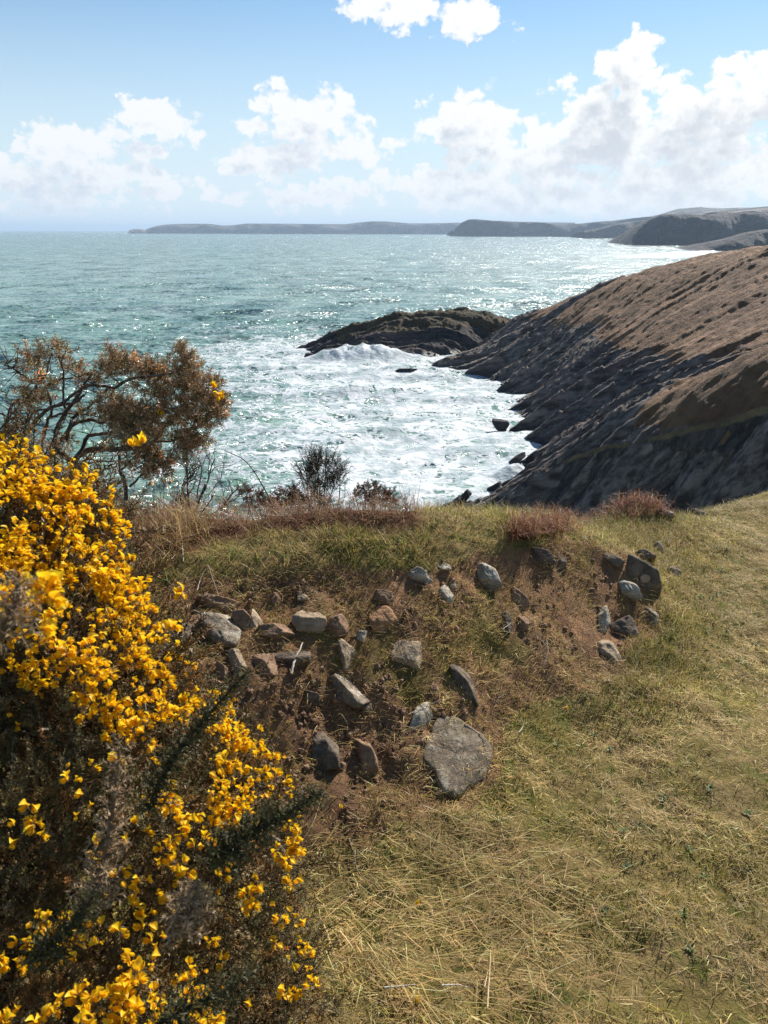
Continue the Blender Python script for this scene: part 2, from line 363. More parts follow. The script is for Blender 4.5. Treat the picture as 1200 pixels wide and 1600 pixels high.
coast('far_headland', [(976, 383), (982, 374), (990, 363), (1000, 352), (1015, 342), (1032, 336), (1060, 335), (1100, 334), (1130, 331), (1200, 329), (1300, 325), (1450, 320)],
      2850, 900, far_mat, face=.09, rough=.08, seed=3, n_u=420, n_d=130)
coast('near_far_headland', [(1075, 390), (1090, 384), (1110, 377), (1140, 372), (1170, 362), (1200, 357), (1300, 345), (1450, 340)], 2050, 500, far_mat, face=.14, rough=.08, seed=9, n_u=300, n_d=90)
coast('distant_point', [(912, 361), (922, 358.5), (932, 357), (940, 355), (955, 350), (980, 346), (1010, 343), (1060, 341), (1150, 340)], 5600, 1200, far_mat, face=.06, seed=11, foot=362)
coast('distant_headland', [(708, 359.5), (714, 354), (722, 347), (732, 342.5), (742, 342), (770, 344.5), (800, 345.5), (840, 346.5), (862, 349), (880, 351), (905, 349), (940, 345), (960, 344), (1010, 338), (1080, 336), (1150, 336)],
      7200, 2000, far_mat, face=.05, seed=21)
coast('distant_hills', [(960, 350), (1000, 341), (1030, 334), (1060, 325), (1090, 322.5), (1130, 324), (1165, 323), (1200, 322), (1260, 320), (1350, 324)], 7600, 1600, hill_green, face=.35, rough=.03, seed=31)
coast('green_hill', [(1110, 331), (1140, 327), (1165, 325), (1185, 322), (1215, 320), (1300, 318), (1400, 322)], 4200, 1500, hill_green, face=.5, rough=.03, seed=33)
coast('far_peninsula', [(226, 361), (232, 358), (245, 354), (262, 351.5), (290, 350.5), (325, 350.5), (345, 353), (360, 353), (385, 350), (430, 350), (500, 350.5), (540, 350.5), (560, 348), (580, 346), (605, 346), (640, 349), (690, 348.5), (740, 347), (800, 346), (900, 347)],
      11500, 3000, hill_green, face=.05, rough=.03, seed=41)
coast('far_islet', [(202, 361.5), (208, 359.5), (216, 358.5), (224, 359.5), (230, 361.5)], 11300, 400, hill_green, face=.4, n_u=40, n_d=20, seed=43)

# ------------------------------------------------------------------ sea
rows = np.concatenate([np.geomspace(42, 420, 620), np.geomspace(423, 3000, 230)[:], np.geomspace(3050, 70000, 70)])
angs = np.radians(np.concatenate([np.linspace(-75, -31, 40)[:-1], np.linspace(-31, 31, 640), np.linspace(31, 75, 40)[1:]]))
RR, AA = np.meshgrid(rows, angs, indexing='ij'); X = RR * np.sin(AA); Y = RR * np.cos(AA)
cell = np.gradient(rows)[:, None]; rng = np.random.default_rng(5)
Z = np.zeros_like(X); W = Z.copy()
for k in range(46):
    lam = float(np.exp(rng.uniform(math.log(3.2), math.log(46)))); th = R(-68 + rng.normal(0, 26))   # travelling from the open sea to the shore
    amp = .0155 * lam ** .86 * rng.uniform(.6, 1.25); kx, ky = math.cos(th) * 2 * math.pi / lam, math.sin(th) * 2 * math.pi / lam
    ph = kx * X + ky * Y + rng.uniform(0, 6.28) + .8 * fbm(np.stack([X, Y], -1), 1 / (lam * 6), 2, seed=k)
    att = smooth(lam / cell, 3, 7)
    Z += att * amp * (1.5 * np.exp(np.sin(ph) - 1) - .7)
xy = np.stack([X, Y], -1)
FO = np.zeros_like(X)
for (u, v, r_, w) in ((700, 760, 24, .95), (760, 690, 26, 1.0), (640, 800, 18, .75), (700, 640, 38, .92), (600, 590, 34, .95), (560, 565, 26, 1.1), (700, 590, 34, 1.05),
                      (620, 690, 30, .66), (560, 740, 20, .55), (500, 640, 30, .28), (440, 560, 40, .48), (400, 620, 26, .2), (500, 540, 44, .68), (420, 700, 20, .36), (480, 770, 18, .5), (330, 600, 30, .22), (800, 610, 20, 1.1)):
    q = on_sea(u, v); rr = np.hypot(X - q[0], (Y - q[1]) * .8) / r_; FO = np.maximum(FO, w * np.exp(-(rr * .8) ** 2)) if False else FO + (1 - FO / 1.25) * w * .85 * np.exp(-rr ** 2)
near = (Y < 440) & (X > -70) & (X < 120)
hz_ = np.full_like(X, -99.); hz_[near] = np.maximum(H0(X[near], Y[near]), np.where(Y[near] > 270, H1(X[near], Y[near]), -99))
FO = np.maximum(FO, 1.05 * smooth(hz_, SEA - 4.0, SEA - .6))
for (u0, v0, u1, v1, r_) in ((978, 385.5, 1060, 386.5, 45), (1060, 386.5, 1130, 391, 60), (1100, 392, 1000, 400, 70)):
    a, b = on_sea(u0, v0)[:2], on_sea(u1, v1)[:2]; ab = b - a; t = np.clip(((xy - a) @ ab) / (ab @ ab), 0, 1)
    FO = np.maximum(FO, 1.0 * np.exp(-(np.linalg.norm(xy - a - t[..., None] * ab, axis=-1) / r_) ** 2))
FO = FO + .22 * fbm(xy * [1, .7], 1 / 22., 3, seed=90)
for (u, v, r_, hh) in ((564, 556, 11, 2.9), (590, 559, 10, 1.7), (538, 560, 10, 1.3), (812, 742, 3.6, 2.2), (803, 748, 3.4, 1.4), (660, 570, 8, 1.0), (515, 560, 8, .9)):   # breakers bursting on the rocks
    q = on_sea(u, v); rr = np.hypot(X - q[0], (Y - q[1]) * 1.5) / r_
    b = np.exp(-rr ** 2); Z += hh * b * (1 + .35 * fbm(xy, 1 / 2.6, 3, .55, seed=7)); FO = FO + 1.2 * b
m, n, out = new_mat('sea'); co = n.coord()
fa = n.attr('foam')
wv = n.vmath('ADD', co, n.vmath('SCALE', n.vmath('SUBTRACT', n.noise(co, .1, 4, .6, color=True), (.5, .5, .5)), 12.0))
wv = n.vmath('ADD', wv, n.vmath('SCALE', n.vmath('SUBTRACT', n.noise(co, .5, 3, .6, color=True), (.5, .5, .5)), 3.0))
def vor(scale, vec):
    q = n.add('ShaderNodeTexVoronoi', feature='DISTANCE_TO_EDGE'); n.put(q.inputs['Vector'], vec); q.inputs['Scale'].default_value = scale; return q.outputs['Distance']
flat = n.vmath('MULTIPLY', wv, (1, 1.25, 1))
lace = n.math('MAXIMUM', n.step(vor(.13, flat), .20, .0), n.math('MULTIPLY', n.step(vor(.36, flat), .22, .0), .9))
patt = n.math('ADD', n.math('MULTIPLY', lace, .8), n.math('MULTIPLY', n.noise(n.vmath('MULTIPLY', co, (1, 1.2, 1)), .11, 8, .68), 1.7))
ff = n.step(n.math('ADD', patt, n.math('MULTIPLY', fa, .78)), 1.70, 1.95)
streak = n.mapping(n.mapping(co, rot=(0, 0, R(-14))), scale=(.6, 1.1, 1))
wc = n.noise(streak, .075, 9, .64); gust = n.noise(co, .009, 3)
caps = n.step(n.math('ADD', wc, n.math('MULTIPLY', n.math('SUBTRACT', gust, .5), .18)), .63, .71)
veil = n.math('MULTIPLY', n.step(n.noise(streak, .035, 8, .72), .54, .70), .34)
ff = n.math('MAXIMUM', ff, n.math('MAXIMUM', n.math('MULTIPLY', caps, .9), veil), clamp=True)
tone = n.noise(n.vmath('MULTIPLY', co, (.45, 1, 1)), .012, 4, .6)
wc_ = n.mix(n.step(tone, .38, .62), (.120, .212, .184), (.150, .250, .206))
wc_ = n.mix(n.step(n.noise(co, .11, 3), .5, .68), wc_, (.14, .255, .185))
fm = n.mix(n.step(n.noise(wv, .20, 6, .6), .36, .62), (.28, .35, .36), (.60, .62, .63))
def slope(scale, k, st_=(1, 1, 1)):
    c = n.noise(n.vmath('MULTIPLY', co, st_), scale, 3, .6, color=True)
    return n.vmath('MULTIPLY', n.vmath('SUBTRACT', c, (.5, .5, .5)), (k, k, 0))
gustk = n.step(n.noise(n.vmath('MULTIPLY', co, (.35, 1, 1)), .035, 7, .7), .34, .68, .75, 1.45)
sv = n.vmath('ADD', slope(.55, 3.4, (.8, 1.2, 1)), n.vmath('ADD', n.vmath('ADD', slope(.12, 1.7, (.7, 1.2, 1)), slope(.03, 1.3, (1, .5, 1))), slope(2.3, 1.9)))
gN = n.add('ShaderNodeNewGeometry').outputs['Normal']
nm = n.vmath('NORMALIZE', n.vmath('ADD', gN, n.vmath('SCALE', sv, gustk)))
fnm = n.bump(n.math('ADD', n.noise(co, .45, 5, .6), n.math('MULTIPLY', ff, .3)), .7, .8)
wb = n.add('ShaderNodeBsdfPrincipled'); n.put(wb.inputs['Base Color'], wc_); wb.inputs['Roughness'].default_value = .2; wb.inputs['IOR'].default_value = 1.33; n.l.new(nm, wb.inputs['Normal'])
ms = n.add('ShaderNodeMixShader'); n.l.new(ff, ms.inputs[0]); n.l.new(wb.outputs[0], ms.inputs[1]); n.l.new(principled(n, fm, .75, fnm, .3), ms.inputs[2])
n.l.new(ms.outputs[0], out.inputs[0])
tag(mesh_np('sea', np.stack([X, Y, SEA + Z], -1).reshape(-1, 3), [grid_faces(len(rows), len(angs))], m, attrs={'foam': FO.ravel()}), kind='structure')
# ------------------------------------------------------------------ the ground we stand on: path, old stone-faced bank, cliff top
gp = [(0, 1.25, 0), (1.2, 1.25, 0), (1.3, 2.1, .0), (1.9, 3.6, -.02), (.75, 1.6, .0), (1.57, 3.9, .03), (2.3, 4.3, -.06), (1.0, 2.2, .02), (3.2, 3.0, 0), (3.2, 1.0, 0), (1.5, .2, 0), (0, .2, 0),
      (.23, 2.0, .03), (.89, 2.73, .04), (1.28, 3.2, .06), (-.27, 1.75, .04), (-.6, 1.5, .08), (.55, 2.36, .03),
      (-1.2, 1.1, .2), (-1.6, 2.0, .45), (-2.4, 1.0, .25), (0, -1.5, 0), (2.5, -1.5, 0), (-2.5, -1.5, .1), (-2.6, 2.4, .5)]
for a in ((600, 860, 2.68), (740, 852, 2.84), (870, 858, 3.02), (960, 858, 3.22), (1005, 862, 3.5), (430, 895, 2.52), (320, 915, 2.45), (230, 925, 2.35),
          (600, 975, 2.40), (500, 985, 2.30), (800, 965, 2.62), (350, 1000, 2.22), (930, 960, 2.90), (720, 1090, 2.26), (560, 1100, 2.15), (430, 1060, 2.12)): gp.append(tuple(P(*a)))
EDGE = ((100, 825, 3.1), (220, 828, 3.4), (400, 852, 3.6), (500, 858, 3.7), (620, 860, 3.8), (720, 858, 3.9), (800, 856, 3.9), (900, 826, 3.9), (985, 800, 4.2), (1050, 810, 4.6), (1130, 792, 5.2), (1220, 786, 5.6))
for a in EDGE:
    q = P(*a); gp.append(tuple(q)); gp += [(q[0] * 1.2, q[1] + 1.1, q[2] - .85), (q[0] * 1.5, q[1] + 3.2, q[2] - 3.4)]
G0 = RBF(gp, 8e-5)
def to_px(x, y, z):
    d = np.stack([x, y, np.asarray(z) - EYE[2]], -1); f = d[..., 1] * CP - d[..., 2] * SP; up = d[..., 1] * SP + d[..., 2] * CP
    f = np.maximum(f, .05); return 600 + FPX * d[..., 0] / f, 800 - FPX * up / f
def poly_mask(u, v, poly, soft):
    poly = np.asarray(poly, float); ins = np.zeros(np.shape(u), bool); dm = np.full(np.shape(u), 1e9)
    for (a, b) in zip(poly, np.roll(poly, -1, 0)):
        c = ((a[1] > v) != (b[1] > v)) & (u < (b[0] - a[0]) * (v - a[1]) / (b[1] - a[1] + 1e-12) + a[0]); ins ^= c
        ab = b - a; t = np.clip(((u - a[0]) * ab[0] + (v - a[1]) * ab[1]) / (ab @ ab), 0, 1)
        dm = np.minimum(dm, np.hypot(u - a[0] - t * ab[0], v - a[1] - t * ab[1]))
    return smooth(np.where(ins, dm, -dm), -soft, soft)
BANK = [(180, 930), (320, 915), (430, 905), (600, 900), (740, 858), (870, 850), (960, 860), (1040, 885), (1045, 985), (960, 1055), (830, 1090), (770, 1200), (740, 1265), (640, 1290), (540, 1340), (440, 1330), (380, 1150), (300, 1080), (180, 1060)]
HEATH = [(150, 700), (640, 700), (660, 822), (560, 830), (430, 838), (340, 850), (260, 880), (190, 900), (150, 900)]
STRAW = [(520, 1400), (640, 1330), (760, 1300), (900, 1360), (960, 1480), (900, 1620), (560, 1620)]
def zones(x, y, z):
    u, v = to_px(x, y, z); p = np.stack([x, y], -1); w = 24 * fbm(p, 4., 3, seed=61)
    bank = poly_mask(u + w, v + w, BANK, 26); heath = poly_mask(u + w, v + .5 * w, HEATH, 10) * (y > 2.3)
    top = smooth(y + .15 * w / 24, 2.2, 2.5) * (1 - bank) * smooth(1100 - u, -60, 60)
    straw = poly_mask(u + 2 * w, v + 2 * w, STRAW, 70)
    return bank, heath, top, straw
def base_z(x, y):
    xc = np.clip(x, -4, 6); yc = np.clip(y, -2, 7)
    return G0(xc, yc) - np.maximum(y - 7, 0) * 1.15
def gz(x, y):
    x = np.asarray(x, float); y = np.asarray(y, float); z = base_z(x, y); p = np.stack([x, y], -1)
    bank, heath, top, straw = zones(x, y, z)
    z = z + .040 * top * smooth(3.3 - y, 0, .5) * smooth(x, -1.4, -.8)
    z = z + bank * (.040 * fbm(p, 4.2, 3, seed=1) + .014 * fbm(p, 13., 3, .6, seed=2) + .007 * fbm(p, 45., 3, seed=3))
    z = z + (1 - bank) * (.026 * fbm(p, 2.6, 3, seed=4) + .016 * fbm(p, 9., 3, seed=5) + .008 * fbm(p, 28., 2, seed=6))
    return np.maximum(z, SEA - 3)
def hit(u, v):
    u = np.atleast_1d(np.asarray(u, float)); v = np.atleast_1d(np.asarray(v, float)); d = ray(u, v); d = d / d[..., 1:2]
    lo = np.full(len(u), np.nan); ys = np.arange(.9, 6.0, .04); prev = None
    for yy in ys:
        q = EYE + d * yy; below = q[:, 2] < base_z(q[:, 0], q[:, 1]); lo = np.where(np.isnan(lo) & below, yy, lo)
    lo = np.where(np.isnan(lo), 4.2, lo); a, b = lo - .05, lo + .0
    for _ in range(12):
        mid = (a + b) / 2; q = EYE + d * mid[:, None]; bel = q[:, 2] < gz(q[:, 0], q[:, 1]); b = np.where(bel, mid, b); a = np.where(bel, a, mid)
    return EYE + d * b[:, None]
gx = np.concatenate([np.linspace(-30, -2.7, 24)[:-1], np.arange(-2.7, 3.4, .0135), np.linspace(3.4, 30, 24)[1:]])
gy = np.concatenate([np.linspace(-30, .8, 22)[:-1], np.arange(.8, 5.4, .0135), np.linspace(5.4, 9, 22)[1:], np.linspace(9, 55, 24)[1:]])
X, Y = np.meshgrid(gx, gy); Z = gz(X, Y); bank, heath, top, straw = zones(X, Y, Z)
m, n, out = new_mat('ground'); co = n.coord(); bk = n.attr('bank'); hth = n.attr('heath')
gr = n.mix(n.step(n.noise(co, 3.2, 5, .6), .42, .6), (.20, .155, .05), (.28, .20, .085))
gr = n.mix(n.step(n.noise(co, 14, 5, .65), .5, .66), gr, (.12, .125, .03))
gr = n.mix(n.math('MULTIPLY', n.step(n.noise(co, 60, 4, .7), .5, .68), .6), gr, (.05, .034, .018))
so_ = n.mix(n.step(n.noise(co, 4.5, 6, .65), .42, .58), (.18, .10, .055), (.31, .175, .09))
so_ = n.mix(n.step(n.noise(co, 22, 6, .7), .52, .66), so_, (.19, .115, .07))
so_ = n.mix(n.math('MULTIPLY', n.step(n.noise(co, 2.1, 5, .6), .53, .62), .8), so_, (.17, .14, .04))
col = n.mix(n.step(n.math('ADD', bk, n.math('MULTIPLY', n.math('SUBTRACT', n.noise(co, 9, 5, .65), .5), 1.2)), .35, .65), gr, so_)
col = n.mix(hth, col, (.11, .052, .028))
nm = n.bump(n.math('ADD', n.noise(co, 70, 6, .75), n.noise(co, 18, 4, .6)), .9, .02)
n.l.new(principled(n, col, .95, nm, .1), out.inputs[0]); ground_mat = m
tag(mesh_np('ground', np.stack([X, Y, Z], -1).reshape(-1, 3), [grid_faces(len(gy), len(gx))], ground_mat, attrs={'bank': bank.ravel(), 'heath': heath.ravel()}), kind='structure')

# ------------------------------------------------------------------ grass and dead litter
def leaf_mat(name, trans=.35, rough=.6, spec=.25, sat=None):
    m, n, out = new_mat(name); c = n.attr('tint', 'Color')
    t = n.add('ShaderNodeBsdfTranslucent'); n.l.new(c, t.inputs[0])
    ms = n.add('ShaderNodeMixShader'); ms.inputs[0].default_value = trans
    n.l.new(principled(n, c, rough, None, spec), ms.inputs[1]); n.l.new(t.outputs[0], ms.inputs[2]); n.l.new(ms.outputs[0], out.inputs[0]); return m
grass_mat = leaf_mat('grass_blades', .38)
rng = np.random.default_rng(11)
def blades(base, length, width, lean, head, curl, col, bend_side=None):
    """curved strips: 7 points each, base (N,3)"""
    N = len(base); hd = np.stack([np.cos(head), np.sin(head), np.zeros(N)], 1); sd = np.stack([-np.sin(head), np.cos(head), np.zeros(N)], 1)
    up = np.array([0, 0, 1.]); pts = []; pos = base.copy(); ang = lean.copy(); w = width
    for k, f in enumerate((1.0, .85, .55, 0)):
        if f > 0: pts += [pos - sd * (w * f / 2)[:, None], pos + sd * (w * f / 2)[:, None]]
        else: pts.append(pos)
        if k < 3:
            pos = pos + (hd * np.sin(ang)[:, None] + up * np.cos(ang)[:, None]) * (length / 3)[:, None]; ang = ang + curl
    V = np.stack(pts, 1).reshape(-1, 3); o = np.arange(N)[:, None] * 7
    q = np.concatenate([o + np.array([[0, 1, 3, 2]]), o + np.array([[2, 3, 5, 4]])]); t = o + np.array([[4, 5, 6]])
    return V, q, t, np.repeat(col, 7, 0)
def join_blades(name, sets, mat, parent=None):
    Vs, Qs, Ts, Cs, off = [], [], [], [], 0
    for V, q, t, c in sets:
        Vs.append(V); Qs.append(q + off); Ts.append(t + off); Cs.append(c); off += len(V)
    return mesh_np(name, np.concatenate(Vs), [np.concatenate(Qs), np.concatenate(Ts)], mat, parent, {'tint': np.concatenate(Cs)}, shade=False)
def pick(cols, n_, jit=.25):
    cols = np.asarray(cols); c = cols[rng.integers(0, len(cols), n_)]; return np.clip(c * np.exp(rng.normal(0, jit, (n_, 1))) * (1 + rng.normal(0, .06, (n_, 3))), .004, .8)
def scatter(n_, y0=1.05, y1=5.6):
    y = rng.uniform(y0, y1, int(n_ * 1.0)); x = rng.uniform(-1, 1, len(y)) * (y * .56 + .12) + .02
    keep = rng.uniform(0, 1, len(y)) < (y * .56 + .12) / (y1 * .56 + .12); return x[keep], y[keep]
GREEN = [(0.268, 0.244, 0.038), (0.342, 0.281, 0.047), (0.195, 0.207, 0.032), (0.415, 0.317, 0.063), (0.366, 0.268, 0.053)]
TAN = [(0.538, 0.38, 0.158), (0.456, 0.31, 0.121), (0.655, 0.494, 0.242), (0.363, 0.23, 0.089), (0.491, 0.356, 0.126)]
RUST = [(.36, .17, .075), (.44, .235, .11), (.27, .13, .06), (.50, .32, .17), (.41, .28, .09)]
def field(n_, sel, length, width, lean, curl, cols, jit=.25, head=None, lift=0.0, dens=None, y0=1.05, y1=5.6):
    x, y = scatter(n_, y0, y1); z = gz(x, y); b, h, t, s = zones(x, y, z); p = np.stack([x, y], -1)
    k = sel(b, h, t, s, p, x, y); kp = rng.uniform(0, 1, len(x)) < k; x, y, z = x[kp], y[kp], z[kp]; N = len(x)
    L = rng.uniform(*length, N) * np.exp(rng.normal(0, .2, N)); Wd = rng.uniform(*width, N)
    hd = rng.uniform(0, 2 * np.pi, N) if head is None else head + rng.normal(0, .7, N)
    return blades(np.stack([x, y, z - .002 + lift * rng.uniform(0, 1, N)], 1), L, Wd, rng.uniform(*lean, N), hd, rng.uniform(*curl, N), pick(cols, N, jit) * np.exp(.42 * fbm(p[kp], 3.3, 3, seed=70) + .30 * fbm(p[kp], 14., 2, seed=71))[:, None])
def cl(p, s, seed, lo=-.2, hi=.3): return smooth(fbm(p, s, 3, seed=seed), lo, hi)
path = lambda b, h, t, s: np.clip(1 - b - h - t, 0, 1)
gs = [
    field(520000, lambda b, h, t, s, p, x, y: path(b, h, t, s) * (.15 + .85 * cl(p, 5., 21, -.12, .16)) * (1 - .5 * s), (.012, .035), (.0012, .0024), (.5, 1.3), (-.1, .45), GREEN),
    field(430000, lambda b, h, t, s, p, x, y: path(b, h, t, s) * (.2 + .8 * cl(p, 6., 22, -.14, .18)), (.015, .045), (.001, .002), (1.0, 1.55), (-.2, .25), TAN, .35, lift=.010),
    field(90000, lambda b, h, t, s, p, x, y: path(b, h, t, s) * s, (.05, .14), (.0012, .0022), (1.05, 1.5), (-.1, .2), TAN, .25, head=-.4, lift=.03),
    field(330000, lambda b, h, t, s, p, x, y: b * (.12 + .88 * cl(p, 7., 23, -.15, .25)), (.010, .032), (.001, .0022), (.6, 1.45), (-.2, .5), RUST, .35, lift=.004),
    field(420000, lambda b, h, t, s, p, x, y: b * cl(p, 6., 24, -.25, .25), (.012, .035), (.0012, .0022), (.3, 1.2), (.0, .5), GREEN, .25),
    field(300000, lambda b, h, t, s, p, x, y: b * cl(p, 5., 25, -.25, .25), (.02, .06), (.001, .0018), (.9, 1.5), (-.2, .3), TAN, .35, lift=.008),
    field(330000, lambda b, h, t, s, p, x, y: t * (1 - h) * (.35 + .65 * cl(p, 5., 26)), (.02, .065), (.0015, .003), (.15, .95), (.0, .45), [(.23, .22, .045), (.30, .25, .06), (.18, .185, .04), (.36, .28, .09)], .22, y0=2.2),
    field(200000, lambda b, h, t, s, p, x, y: t * (1 - h) * (.25 + .75 * cl(p, 5., 27)), (.03, .08), (.0012, .0024), (.5, 1.35), (.0, .4), TAN, .3, y0=2.2),
]
# broad-leaved weeds among the turf
wx, wy = scatter(900, 1.1, 4.5); wz = gz(wx, wy); b_, h_, t_, s_ = zones(wx, wy, wz); k_ = rng.uniform(0, 1, len(wx)) < (path(b_, h_, t_, s_) + .5 * t_) * cl(np.stack([wx, wy], -1), 2.5, 44, -.1, .35); wc = np.stack([wx, wy, wz], 1)[k_]
for q in range(7):
    N_ = len(wc); gs.append(blades(wc + np.array([0, 0, .004]), rng.uniform(.010, .026, N_), rng.uniform(.004, .009, N_), rng.uniform(.7, 1.4, N_), q * .9 + rng.uniform(0, .8, N_), rng.uniform(0, .3, N_), pick([(.10, .16, .045), (.14, .20, .07), (.24, .28, .17), (.08, .13, .035)], N_, .25)))
tag(join_blades('grass', gs, grass_mat), kind='stuff')
# ------------------------------------------------------------------ stones of the bank
def rock_mat(name, a, b, lichen=None, moss=.25):
    m, n, out = new_mat(name); co = n.coord()
    k = n.noise(co, 16, 7, .65); st = n.noise(n.mapping(co, rot=(.4, .3, .6), scale=(1, 1, 5)), 9, 6, .65)
    c = n.mix(n.step(k, .36, .64), a, b); c = n.mix(n.math('MULTIPLY', n.step(st, .5, .68), .6), c, tuple(x * .5 for x in a))
    c = n.mix(n.math('MULTIPLY', n.step(n.noise(co, 55, 5, .7), .55, .7), .5), c, tuple(min(1, x * 1.5) for x in b))
    if lichen: c = n.mix(n.step(n.noise(co, 26, 6, .7), .54, .60), c, lichen)
    c = n.mix(n.math('MULTIPLY', n.step(n.noise(co, 11, 6, .7), .57, .66), moss * 2.4), c, (.13, .10, .04))
    nm = n.bump(n.math('ADD', n.math('ADD', k, st), n.math('MULTIPLY', n.noise(co, 120, 5, .7), .4)), .75, .012)
    n.l.new(principled(n, c, .88, nm, .25), out.inputs[0]); return m
SM = {'brown': rock_mat('brown_stone', (.18, .105, .062), (.31, .195, .12)), 'orange': rock_mat('orange_stone', (.26, .135, .065), (.38, .22, .12), moss=.1),
      'tan': rock_mat('tan_stone', (.26, .185, .115), (.42, .32, .21)), 'grey': rock_mat('grey_stone', (.17, .13, .09), (.30, .24, .17), (.44, .39, .30)),
      'dark': rock_mat('dark_stone', (.085, .062, .044), (.19, .145, .10)), 'pale': rock_mat('pale_stone', (.27, .23, .17), (.43, .375, .285), (.54, .49, .39), .3),
      'slab': rock_mat('slab_stone', (.15, .115, .078), (.25, .195, .135), (.31, .27, .20), .35), 'wet': rock_mat('sea_rock', (.016, .015, .018), (.05, .047, .05), moss=0)}
bm = bmesh.new(); bmesh.ops.create_icosphere(bm, subdivisions=5, radius=1); bm.verts.ensure_lookup_table()
ICO = np.array([v.co[:] for v in bm.verts]); ICOF = np.array([[v.index for v in f.verts] for f in bm.faces]); bm.free()
ICO /= np.linalg.norm(ICO, axis=1, keepdims=True)
def rock_shape(seed, cuts=16, boxy=.5, rough=.085):
    r = np.random.default_rng(seed); nn = r.normal(size=(cuts, 3)); nn /= np.linalg.norm(nn, axis=1, keepdims=True); dd = r.uniform(.62, .98, cuts)
    bx = np.concatenate([np.eye(3), -np.eye(3)]) + r.normal(0, .16, (6, 3)); bx /= np.linalg.norm(bx, axis=1, keepdims=True)
    nn = np.concatenate([nn, bx]); dd = np.concatenate([dd, np.full(6, 1.15 - .35 * boxy) * r.uniform(.88, 1.08, 6)])
    c = ICO @ nn.T; rad = np.where(c > .05, dd / np.maximum(c, .05), 9.); k = 36.
    rad = -np.log(np.exp(-k * np.minimum(rad, 3)).sum(1)) / k                    # soft minimum = worn edges
    V = ICO * rad[:, None]; V = V + ICO * (rough * (fbm(V, 2.2, 4, .55, seed=seed) + .5 * fbm(V * [1, 1, 2.5], 6., 3, seed=seed + 1)))[:, None]
    return V / np.abs(V).max(0)
RIGHT = np.array([1., 0, 0]); UP = np.array([0, SP, CP]); FWD = np.array([0, CP, -SP])
def stone(u, v, w, h, rot, mat, label, depth=.9, sink=.36, seed=0, boxy=.5, name='stone', cat='stone', group='stones set in the bank', at=None, tilt=28):
    p = hit([u], [v])[0] if at is None else np.asarray(at, float); d = float((p - EYE) @ FWD); s = d / FPX / 2 * (1.0 if at is not None else 1.2)
    c, si = math.cos(R(rot)), math.sin(R(rot)); A = (RIGHT * c + UP * si) * w * s; B = (-RIGHT * si + UP * c) * h * s; C = FWD * (depth * .5 * (w + h) * s)
    if tilt:                                        # stones lie back into the slope
        M = np.array(Matrix.Rotation(R(-tilt), 3, 'X')); A, B, C = M @ A, M @ B / math.cos(R(tilt)) * .96, M @ C
    V = rock_shape(seed + int(u) * 7 + int(v)); V = V[:, :1] * A + V[:, 1:2] * B + V[:, 2:] * C + C * sink
    o = mesh_np(name, V, [ICOF], SM[mat]); o.location = [float(q) for q in p]; return tag(o, label, cat, group)
